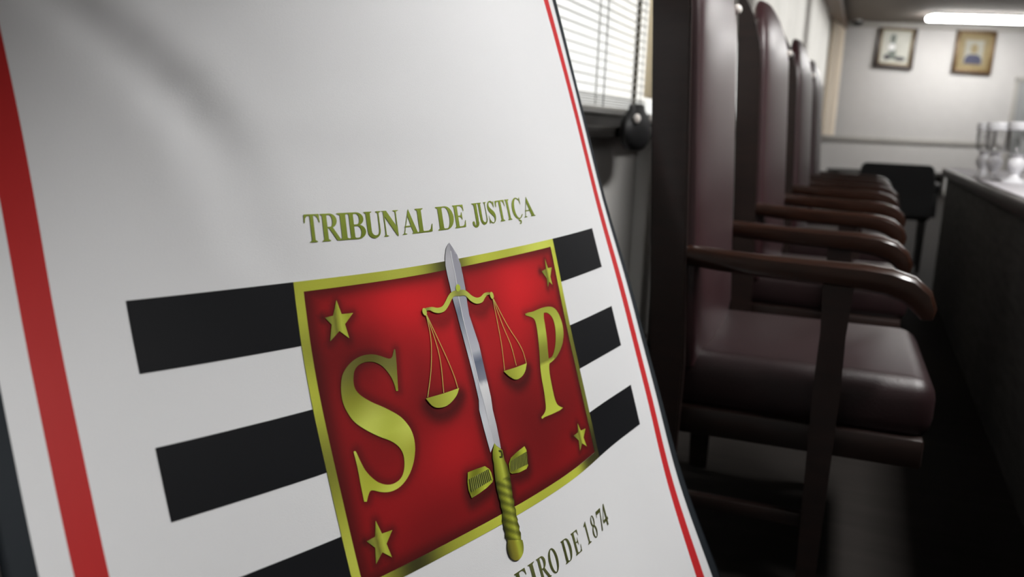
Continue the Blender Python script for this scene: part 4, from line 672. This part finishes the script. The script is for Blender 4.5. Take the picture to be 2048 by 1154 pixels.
def pip(poly, X, Y):
    x = poly[:, 0]; y_ = poly[:, 1]; ins = np.zeros(len(X), bool); j = len(poly) - 1
    for i in range(len(poly)):
        c = ((y_[i] > Y) != (y_[j] > Y))
        if c.any():
            xx = (x[j] - x[i]) * (Y - y_[i]) / ((y_[j] - y_[i]) or 1e-12) + x[i]
            ins ^= c & (X < xx)
        j = i
    return ins
def srgb(a):
    a = np.asarray(a, float) / 255.0
    return np.where(a <= .04045, a / 12.92, ((a + .055) / 1.055) ** 2.4)
GAIN = 1.18         # print pigments are a little brighter than they look in this light
def decal(name, solids, holes, color, layer, step=0.04, parent=banner):
    solids = [np.asarray(s, float) for s in solids]; holes = [np.asarray(s, float) for s in holes]
    allp = np.concatenate(solids); lo = allp.min(0); hi = allp.max(0)
    pts = []; edges = []
    def along(poly):
        st = len(pts); q = []
        for a, b in zip(poly, np.roll(poly, -1, 0)):
            n = max(1, int(np.ceil(np.linalg.norm(b - a) / (step * 1.2))))
            for k in range(n): q.append(a + (b - a) * k / n)
        pts.extend(q); m = len(q); edges.extend([(st + k, st + (k + 1) % m) for k in range(m)])
    for s in solids + holes: along(s)
    gx = np.arange(lo[0] + step / 2, hi[0], step); gy = np.arange(lo[1] + step / 2, hi[1], step)
    if len(gx) and len(gy):
        XX, YY = np.meshgrid(gx, gy); XX = XX.ravel() + .11 * step * np.sin(YY.ravel() * 91); YY = YY.ravel() + .11 * step * np.cos(XX * 87)
        ins = np.zeros(len(XX), bool)
        for s in solids: ins |= pip(s, XX, YY)
        for s in holes: ins &= ~pip(s, XX, YY)
        pts += [np.array(p) for p in zip(XX[ins], YY[ins])]
    res = geometry.delaunay_2d_cdt([Vector(p) for p in pts], edges, [], 0, 1e-6)
    P = np.array([tuple(p) for p in res[0]]); tri = np.array([f for f in res[2] if len(f) == 3])
    cen = P[tri].mean(1); ins = np.zeros(len(cen), bool)
    for s in solids: ins |= pip(s, cen[:, 0], cen[:, 1])
    for s in holes: ins &= ~pip(s, cen[:, 0], cen[:, 1])
    tri = tri[ins]; used = np.unique(tri); mp = -np.ones(len(P), int); mp[used] = np.arange(len(used)); P = P[used]; tri = mp[tri]
    W = cloth(P[:, 0], P[:, 1]); N = cloth_n(P[:, 0], P[:, 1])
    # face winding towards the room
    a, b, c = W[tri[:, 0]], W[tri[:, 1]], W[tri[:, 2]]
    fl = (np.cross(b - a, c - a) * N[tri[:, 0]]).sum(1) < 0
    tri[fl] = tri[fl][:, ::-1]
    col = np.clip(srgb(color(P[:, 0], P[:, 1])) * GAIN, 0, .9)
    return mesh_obj(name, W + N * (0.00028 * layer), tri.tolist(), [M_ink], parent, None, col)

def const(c): return lambda u, v: np.tile(np.array(c, float), (len(u), 1))
def mixc(a, b, t): t = np.clip(t, 0, 1)[:, None]; return np.array(a, float) * (1 - t) + np.array(b, float) * t
def stops(x, st):
    xs = [s[0] for s in st]; return np.stack([np.interp(x, xs, [s[1][k] for s in st]) for k in range(3)], -1)
def rect(a, b, c, d): return [(a, c), (b, c), (b, d), (a, d)]
def seg_dist(P, poly, closed=True):
    poly = np.asarray(poly, float); best = np.full(len(P), 9.0)
    Q = np.roll(poly, -1, 0) if closed else poly[1:]
    for a, b in zip(poly if closed else poly[:-1], Q):
        d = b - a; L2 = (d * d).sum() + 1e-12; t = np.clip(((P - a) @ d) / L2, 0, 1)
        best = np.minimum(best, np.linalg.norm(P - a - t[:, None] * d, axis=1))
    return best
def smooth_poly(P, it=3, cosmax=0.55):
    P = np.asarray(P, float); n = len(P); out = []
    def sharp(i):
        a = P[i] - P[i - 1]; b = P[(i + 1) % n] - P[i]
        return (a @ b) / (np.linalg.norm(a) * np.linalg.norm(b) + 1e-12) < cosmax
    for i in range(n):
        p0, p1, p2, p3 = P[i - 1], P[i], P[(i + 1) % n], P[(i + 2) % n]
        m1 = (p2 - p0) / 2 if not sharp(i) else (p2 - p1)
        m2 = (p3 - p1) / 2 if not sharp((i + 1) % n) else (p2 - p1)
        L_ = np.linalg.norm(p2 - p1)
        for m in (m1, m2):
            l = np.linalg.norm(m)
            if l > L_ * 1.2: m *= L_ * 1.2 / l
        for k in range(it):
            t = k / it
            out.append((2 * t ** 3 - 3 * t * t + 1) * p1 + (t ** 3 - 2 * t * t + t) * m1 + (-2 * t ** 3 + 3 * t * t) * p2 + (t ** 3 - t * t) * m2)
    return np.array(out)

HS = 1.9786; HB = 3.2339; HI = HS - 0.087
BLK = (19, 20, 23)
for v0 in (0, 1, 2):
    for a, b in ((-HB, -HS), (HS, HB)):
        decal('black_bar', [rect(a, b, v0, v0 + .5)], [], const(BLK), 1, 0.09)

S_ = smooth_poly(D['S']); P_ = smooth_poly(D['P']); PH_ = smooth_poly(D['PH'])
stars = []
for s in D['stars']:
    t_ = [np.array(q) for q in s]; o_ = []
    def inter(a, b, c, d):
        A = np.array([b - a, c - d]).T; k = np.linalg.solve(A, c - a); return a + (b - a) * k[0]
    for i in range(5):
        a, b = t_[i], t_[(i + 1) % 5]
        o_ += [a, inter(a, t_[(i + 2) % 5], b, t_[(i - 1) % 5])]
    o_ = np.array(o_); c_ = o_[::2].mean(0); o_[1::2] = c_ + (o_[1::2] - c_) * 1.13
    stars.append(o_)
blade = np.array(D['BL'] + D['BR'][::-1])
beam = smooth_poly(D['BEAM']); hilt = np.array(D['HILT'])
panL = smooth_poly(D['PL']); panR = smooth_poly(D['PR'])

def field_col(u, v):
    P = np.stack([u, v], -1)
    def g(cu, cv, su, sv): return np.exp(-((u - cu) / su) ** 2 - ((v - cv) / sv) ** 2)
    m = 0.22 + .75 * g(-.75, .30, .75, .34) + .72 * g(1.1, .38, .75, .42) + .45 * g(-.15, .85, .55, .4) + .40 * g(-.45, 1.72, .5, .34) \
        + .25 * g(.75, .95, .45, .4) + .22 * g(-1.0, .9, .3, .3) + .18 * g(-1.2, 2.0, .5, .3) - .30 * g(-1.45, .62, .45, .25) - .2 * g(.9, 1.8, .7, .4) - .15 * g(-.9, 2.2, .6, .3) - .22 * g(-.75, .98, .25, .35)
    m += 0.05 * np.sin(u * 5.1 + v * 3.3) * np.sin(v * 4.2 - u * 1.7)
    c = mixc((104, 18, 20), (204, 32, 38), m)
    # airbrushed edge and drop shadows that belong to the print
    e = np.minimum.reduce([(u + HI) / 1.5, (HI - u) / 1.0, v - .083, 2.417 - v])
    dk = .62 * np.exp(-(np.maximum(e, 0) / .075) ** 2)
    sh = lambda poly, du, dv, w, k, cl=True: k * np.exp(-(seg_dist(P - [du, dv], poly, cl) / w) ** 2)
    dk = np.maximum(dk, sh(blade, -.02, .03, .06, .6)); dk = np.maximum(dk, sh(beam, .01, .09, .07, .45))
    dk = np.maximum(dk, sh(panL, .01, .07, .08, .75)); dk = np.maximum(dk, sh(panR, .02, .06, .07, .7))
    dk = np.maximum(dk, sh(S_, .02, .0, .045, .42)); dk = np.maximum(dk, sh(P_, -.01, .0, .045, .4))
    dk = np.maximum(dk, sh(hilt, .0, .03, .07, .75)); dk = np.maximum(dk, sh(np.array(D['WL']), 0, .04, .07, .75)); dk = np.maximum(dk, sh(np.array(D['WR']), 0, .04, .07, .7))
    for s in stars: dk = np.maximum(dk, sh(s, 0, .01, .05, .55)); dk = np.maximum(dk, .8 * g(s[8][0] - .02, s[8][1], .05, .05))
    dk = np.maximum(dk, .7 * g(1.89, 2.35, .16, .25))
    return mixc((0, 0, 0), (1, 1, 1), 1 - dk * .72) * c + mixc((0, 0, 0), (14, 10, 8), dk)
decal('shield_field', [rect(-HI, HI, .083, 2.417)], [], field_col, 1, 0.034)
GOLD = (188, 194, 70); GDK = (112, 110, 38); GLT = (208, 216, 98)
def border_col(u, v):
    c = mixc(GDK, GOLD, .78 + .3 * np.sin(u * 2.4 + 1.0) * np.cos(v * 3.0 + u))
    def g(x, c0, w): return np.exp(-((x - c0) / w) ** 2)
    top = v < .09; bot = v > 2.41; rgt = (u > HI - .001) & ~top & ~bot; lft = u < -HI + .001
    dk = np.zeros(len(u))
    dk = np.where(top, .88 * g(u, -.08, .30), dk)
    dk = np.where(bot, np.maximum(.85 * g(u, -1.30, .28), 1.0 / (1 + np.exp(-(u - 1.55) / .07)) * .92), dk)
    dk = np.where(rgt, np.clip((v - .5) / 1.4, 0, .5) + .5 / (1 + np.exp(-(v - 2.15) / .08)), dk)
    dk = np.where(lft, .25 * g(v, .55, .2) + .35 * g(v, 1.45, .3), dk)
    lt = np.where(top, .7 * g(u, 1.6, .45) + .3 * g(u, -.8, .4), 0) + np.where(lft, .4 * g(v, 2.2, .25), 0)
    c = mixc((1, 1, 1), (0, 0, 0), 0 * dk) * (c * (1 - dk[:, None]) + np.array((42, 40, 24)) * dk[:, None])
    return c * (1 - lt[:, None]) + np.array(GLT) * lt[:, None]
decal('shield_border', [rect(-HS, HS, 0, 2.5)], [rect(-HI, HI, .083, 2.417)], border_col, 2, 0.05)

def s_col(u, v): return stops(v + .25 * (u + 1.3) * 0, [(.68, (96, 92, 42)), (.82, (104, 104, 44)), (1.0, (140, 142, 52)), (1.22, (182, 190, 80)), (1.36, (190, 198, 84)), (1.55, (158, 162, 54)), (1.82, (190, 196, 74))]) + 9 * np.sin((u * 1.2 + v) * 9)[:, None]
decal('emblem_letter', [S_], [], s_col, 3, 0.035)
def p_col(u, v):
    c = stops(v, [(.70, (150, 156, 56)), (.95, (176, 188, 76)), (1.12, (128, 130, 48)), (1.27, (118, 120, 44)), (1.275, (176, 184, 72)), (1.6, (170, 180, 64)), (1.8, (184, 192, 70))])
    d = np.clip((1.12 - u) / .16, 0, 1) * np.clip((.95 - v) / .1, 0, 1); return c * (1 - .45 * d[:, None])
decal('emblem_letter', [P_], [PH_], p_col, 3, 0.035)
for s in stars:
    cu = s[:, 0].mean()
    decal('star', [s], [], lambda u, v, cu=cu: stops(u - cu, [(-.17, (92, 96, 48)), (-.06, (134, 138, 54)), (-.02, (104, 102, 38)), (.0, (150, 154, 54)), (.03, (176, 184, 70)), (.12, (150, 156, 48)), (.17, (176, 170, 70))]), 3, 0.03)

# sword: two ground halves of the blade, then the hilt
BLn = np.array(D['BL']); BRn = np.array(D['BR']); BMn = np.array(D['BM'])
decal('sword_blade', [np.concatenate([BLn, BMn[::-1]])], [], lambda u, v: stops(v, [(-.15, (150, 150, 156)), (.0, (178, 178, 184)), (.35, (160, 162, 170)), (.5, (112, 120, 134)), (.6, (128, 134, 146)), (.8, (170, 172, 182)), (1.0, (194, 196, 204)), (1.3, (172, 176, 184)), (1.55, (196, 198, 204)), (1.8, (188, 188, 194))]), 4, 0.035)
decal('sword_blade', [np.concatenate([BMn, BRn[::-1]])], [], lambda u, v: stops(v, [(-.15, (140, 140, 148)), (.0, (146, 146, 156)), (.3, (150, 152, 162)), (.6, (160, 162, 174)), (.75, (166, 168, 180)), (.9, (176, 178, 186)), (1.0, (96, 104, 122)), (1.15, (120, 124, 138)), (1.2, (128, 132, 144)), (1.22, (214, 215, 216)), (1.5, (190, 192, 196)), (1.8, (170, 170, 176))]), 4, 0.035)
rd = [(p + np.array([-.006, 0])) for p in BMn[1:-1]]; rd2 = [(p + np.array([.006, 0])) for p in BMn[1:-1]]
decal('blade_ridge', [np.array(rd + rd2[::-1])], [], const((206, 208, 212)), 5, 0.05)
def hilt_col(u, v):
    x = u - np.interp(v, [1.78, 2.7], [0.03, 0.0])
    c = stops(x, [(-.11, (70, 72, 24)), (-.06, (120, 126, 36)), (0, (160, 168, 56)), (.03, (176, 184, 72)), (.07, (128, 134, 40)), (.11, (74, 76, 26))])
    w = np.where(v > 2.12, .5 + .5 * np.sin((v - .55 * x) * 2 * math.pi / .085), 1.0)
    return c * (.62 + .38 * w)[:, None]
decal('sword_grip', [hilt], [], hilt_col, 6, 0.018)
pc = np.array(D['POM']).mean(0)
decal('sword_pommel', [smooth_poly(D['POM'])], [], lambda u, v: stops(u - pc[0], [(-.11, (52, 50, 26)), (-.05, (110, 106, 40)), (.02, (136, 130, 44)), (.05, (160, 166, 56)), (.09, (164, 172, 60)), (.12, (120, 126, 44))]), 6, 0.025)
for k, hk in (('WL', 'HL'), ('WR', 'HR')):
    w = np.array(D[k]); h = np.array(D[hk]); h = h.mean(0) + (h - h.mean(0)) * [1.06, 1.0]
    cu, cv = w.mean(0)
    decal('crossguard', [w], [], lambda u, v, cu=cu, cv=cv: mixc((112, 118, 32), (176, 186, 60), .5 + .5 * np.sin((u - cu) * 16 + (v - cv) * 9)), 5, 0.025)
    decal('hatched_panel', [h], [], const((140, 146, 66)), 6, 0.05)
    hp = []
    for t in np.linspace(.03, .97, 12):
        a = h[0] * (1 - t) + h[1] * t; b = h[3] * (1 - t) + h[2] * t
        hp.append([a + [-.006, 0], a + [.006, 0], b + [.006, 0], b + [-.006, 0]])
    decal('hatching', hp, [], const((56, 60, 24)), 7, 0.08)
decal('guard_clasp', [D['CLASP']], [], const((58, 62, 24)), 7, 0.03)

# scales
def beam_col(u, v):
    d = np.exp(-((u - .0) / .10) ** 2) * .5 + .45 * np.exp(-((u + .50) / .05) ** 2) + .45 * np.exp(-((u - .50) / .06) ** 2)
    return np.array((184, 192, 84)) * (1 - d[:, None]) + np.array((80, 78, 44)) * d[:, None]
decal('scale_beam', [beam], [], beam_col, 6, 0.022)
decal('beam_knob', [smooth_poly(D['KNOB'])], [], const((168, 184, 64)), 7, 0.02)
for k in ('KL', 'KR'): decal('beam_end', [D[k]], [], const((180, 188, 84)), 7, 0.02)
for s in D['STR']:
    s = smooth_poly(s + s[::-1][1:-1], 4)[:len(s) * 4 - 3]
    d = np.gradient(s, axis=0); nrm = np.stack([-d[:, 1], d[:, 0]], -1); nrm /= np.linalg.norm(nrm, axis=1)[:, None] + 1e-9
    decal('scale_string', [np.concatenate([s - nrm * .0042, (s + nrm * .0042)[::-1]])], [], const((186, 178, 92)), 5, 0.05)
for pn in (panL, panR):
    c0 = pn.mean(0)
    decal('scale_pan', [pn], [], lambda u, v, c0=c0: mixc((146, 150, 52), (182, 192, 76), .5 + (u - c0[0]) * 3), 6, 0.025)

# ---- lettering: bold roman capitals drawn as outlines, x and y in 0..1
def arc(cx, cy, rx, ry, a0, a1, n=14):
    return [(cx + rx * math.cos(math.radians(a0 + (a1 - a0) * i / n)), cy + ry * math.sin(math.radians(a0 + (a1 - a0) * i / n))) for i in range(n + 1)]
def stem(x0, x1, y0=0.0, y1=1.0, s=.11, t=.045, bot=True, top=True):
    p = []
    p += [(x0 - s, y0), (x1 + s, y0), (x1 + s, y0 + t * .6), (x1, y0 + t * 1.7)] if bot else [(x0, y0), (x1, y0)]
    p += [(x1, y1 - t * 1.7), (x1 + s, y1 - t * .6), (x1 + s, y1), (x0 - s, y1), (x0 - s, y1 - t * .6), (x0, y1 - t * 1.7)] if top else [(x1, y1), (x0, y1)]
    if bot: p += [(x0, y0 + t * 1.7), (x0 - s, y0 + t * .6)]
    return p
def bowl(x0, x1, y0, y1, th=.22, tv=.05):
    """outer D and inner D"""
    cy = (y0 + y1) / 2; r = (y1 - y0) / 2; xm = x0 + (x1 - x0) * .35
    o = [(x0, y0), (xm, y0)] + arc(xm, cy, x1 - xm, r, -90, 90) + [(x0, y1)]
    i = [(x0 + .001, y0 + tv), (xm, y0 + tv)] + arc(xm, cy, x1 - xm - th, r - tv, -90, 90) + [(x0 + .001, y1 - tv)]
    return o, i
SSH = [(np.array(q) - np.min(D['S'], 0)) / np.ptp(np.array(D['S']), axis=0) for q in smooth_poly(D['S'], 2)]
SSH = [(p[0], 1.03 - 1.06 * p[1]) for p in SSH]
def glyph(g):
    """list of (solids, holes)"""
    if g == 'T': return [([stem(.39, .61, s=.14, top=False), [(0, .70), (.05, .70), (.10, .86), (.22, .945), (.78, .945), (.90, .86), (.95, .70), (1, .70), (.98, 1), (.02, 1)]], [])]
    if g == 'I': return [([stem(.28, .72, s=.26)], [])]
    if g == 'L': return [([stem(.14, .38, s=.13), [(.14, 0), (.94, 0), (1, .32), (.95, .32), (.86, .12), (.70, .055), (.14, .055)]], [])]
    if g == 'E' or g == 'F':
        so = [stem(.14, .40, s=.13), [(.14, 1), (.92, 1), (.95, .72), (.90, .72), (.82, .88), (.68, .945), (.14, .945)], [(.36, .475), (.58, .475), (.66, .42), (.70, .34), (.74, .34), (.74, .67), (.70, .67), (.66, .58), (.58, .53), (.36, .53)]]
        if g == 'E': so.append([(.14, 0), (.94, 0), (1, .30), (.95, .30), (.86, .12), (.70, .055), (.14, .055)])
        return [(so, [])]
    if g == 'D':
        o, i = bowl(.30, 1.0, 0, 1, .25); return [([o], [i]), ([stem(.13, .36, s=.12)], [])]
    if g == 'B':
        o, i = bowl(.30, .93, .50, 1, .24); o2, i2 = bowl(.30, 1.0, 0, .54, .26); return [([o], [i]), ([o2], [i2]), ([stem(.13, .36, s=.12)], [])]
    if g == 'P':
        o, i = bowl(.30, 1.0, .45, 1, .26); return [([o], [i]), ([stem(.13, .40, s=.12)], [])]
    if g == 'R':
        o, i = bowl(.26, .80, .47, 1, .22); return [([o], [i]), ([stem(.10, .31, s=.10), [(.36, .50), (.56, .50), (.90, .06), (1, .035), (1, 0), (.74, 0)]], [])]
    if g == 'U':
        return [([[(0, 1), (.46, 1), (.46, .975), (.36, .94), (.36, .32)] + arc(.58, .26, .22, .18, 180, 350, 10) + [(.82, .32), (.82, .93), (.70, .975), (.70, 1), (1, 1), (1, .975), (.89, .93), (.89, .30)] + arc(.51, .25, .38, .28, 0, -180, 14) + [(.12, .93), (0, .975)]], [])]
    if g == 'J':
        return [([[(.30, 1), (1, 1), (1, .975), (.86, .93), (.86, .25)] + arc(.50, .10, .36, .20, 20, -180, 12) + [(.10, .15)] + arc(.24, .13, .12, .07, 180, 20, 6) + [(.38, .02), (.50, .0), (.56, .20), (.56, .93), (.30, .975)]], [])]
    if g == 'N':
        return [([[(.0, 1), (.30, 1), (.86, .30), (.86, -.02), (.80, -.02), (.12, .86), (.12, .97), (0, .975)], [(.12, .95), (.18, .95), (.18, .06), (.12, .06)], [(.02, 0), (.30, 0), (.30, .02), (.18, .06), (.12, .06), (.02, .02)],
                  [(.80, .0), (.86, -.02), (.86, .94), (.80, .94)], [(.68, 1), (1, 1), (1, .98), (.86, .94), (.80, .94), (.68, .98)]], [])]
    if g == 'A' or g == 'V':
        so = [[(.06, .03), (.12, .04), (.50, 1.02), (.90, .04), (.96, .03), (1, 0), (.56, 0), (.58, .03), (.65, .05), (.42, .74), (.17, .05), (.28, .03), (.28, 0), (0, 0)], [(.20, .29), (.62, .29), (.62, .34), (.20, .34)]]
        if g == 'V': so = [[(x, 1 - y) for x, y in so[0]]]
        return [(so, [])]
    if g == 'O': return [([arc(.5, .5, .5, .53, 0, 350, 34)], [arc(.5, .5, .27, .48, 0, 350, 34)])]
    if g == 'S': return [([SSH], [])]
    if g in 'CÇ':
        o = arc(.54, .5, .54, .53, 58, 318, 24); i = arc(.60, .5, .34, .475, 318 - 8, 58, 22)
        so = [o + [(1.0, .16), (.96, .20)] + i + [(.86, .90), (.90, .80), (.93, .68), (.97, .68), (.96, 1.02), (.92, 1.02), (.88, .97)]]
        if g == 'Ç': so.append([(.50, .0), (.60, .0), (.56, -.06), (.72, -.10), (.74, -.19), (.62, -.28), (.46, -.27), (.46, -.24), (.56, -.23), (.60, -.18), (.56, -.13), (.46, -.12)])
        return [(so, [])]
    if g == '1': return [([[(.0, .86), (.55, 1.02), (.66, 1.02), (.66, .08), (1, .03), (1, 0), (.05, 0), (.05, .03), (.36, .08), (.36, .84), (.05, .83)]], [])]
    if g == '8': return [([arc(.5, .76, .42, .26, 0, 350, 24)], [arc(.5, .78, .20, .20, 0, 350, 20)]), ([arc(.5, .27, .5, .29, 0, 350, 26)], [arc(.5, .26, .24, .235, 0, 350, 20)])]
    if g == '7': return [([[(.02, .72), (.07, .72), (.18, .83), (.80, .83), (.38, 0), (.58, 0), (1, .95), (1, 1), (.10, 1)]], [])]
    if g == '4': return [([[(.0, .22), (.56, .22), (.56, 0), (.84, 0), (.84, .22), (1, .22), (1, .36), (.84, .36), (.84, 1.02), (.66, 1.02), (0, .36)]], [[(.10, .36), (.56, .36), (.56, .84)]])]
    if g == '3': return [([arc(.42, .74, .46, .28, 150, -90, 18) + arc(.40, .27, .58, .29, 80, -160, 20) + arc(.42, .27, .32, .24, -150, 80, 16) + [(.30, .50)] + arc(.40, .75, .24, .20, -80, 140, 14)], [])]
    return []
def line(items, vt, vb, ctop, cbot, name, layer):
    """one object for the whole printed line"""
    k = 0; parts = []
    for g, a, b in items:
        for so, ho in glyph(g):
            f = lambda poly: [(a + x * (b - a), vb - y * (vb - vt)) for x, y in poly]
            parts.append(decal('letter_shape', [f(s) for s in so], [f(h) for h in ho], lambda u, v: mixc(ctop, cbot, (v - vt) / (vb - vt)) + 8 * np.sin(u * 7)[:, None], layer, 0.05))
    bm = bmesh.new()
    for p in parts: bm.from_mesh(p.data)
    me = bpy.data.meshes.new(name); bm.to_mesh(me); bm.free(); me.materials.append(M_ink)
    for p in parts: d_ = p.data; bpy.data.objects.remove(p); bpy.data.meshes.remove(d_)
    o = bpy.data.objects.new(name, me); COL.objects.link(o); o.parent = banner; return o
for k_, a_, b_ in ((5, -.922, -.690), (6, -.674, -.425), (15, 1.239, 1.436), (16, 1.447, 1.712)): D['TXT1'][k_][1:] = [a_, b_]
for k_, a_, b_ in ((6, 1.224, 1.322), (7, 1.394, 1.505), (8, 1.556, 1.691), (9, 1.69, 1.825)): D['TXT2'][k_][1:] = [a_, b_]
line(D['TXT1'], -.520, -.296, (128, 142, 54), (112, 126, 44), 'heading_lettering', 2)
t2 = [['3', -1.80, -1.69], ['D', -1.56, -1.38], ['E', -1.34, -1.19], ['F', -1.09, -.96], ['E', -.93, -.79], ['V', -.77, -.56], ['E', -.53, -.37], ['R', -.34, -.15]]
t2 += [[g, a, (b if b is not None else 0.425)] for g, a, b in D['TXT2']]
line(t2, 2.958, 3.18, (80, 84, 44), (72, 76, 40), 'date_lettering', 2)
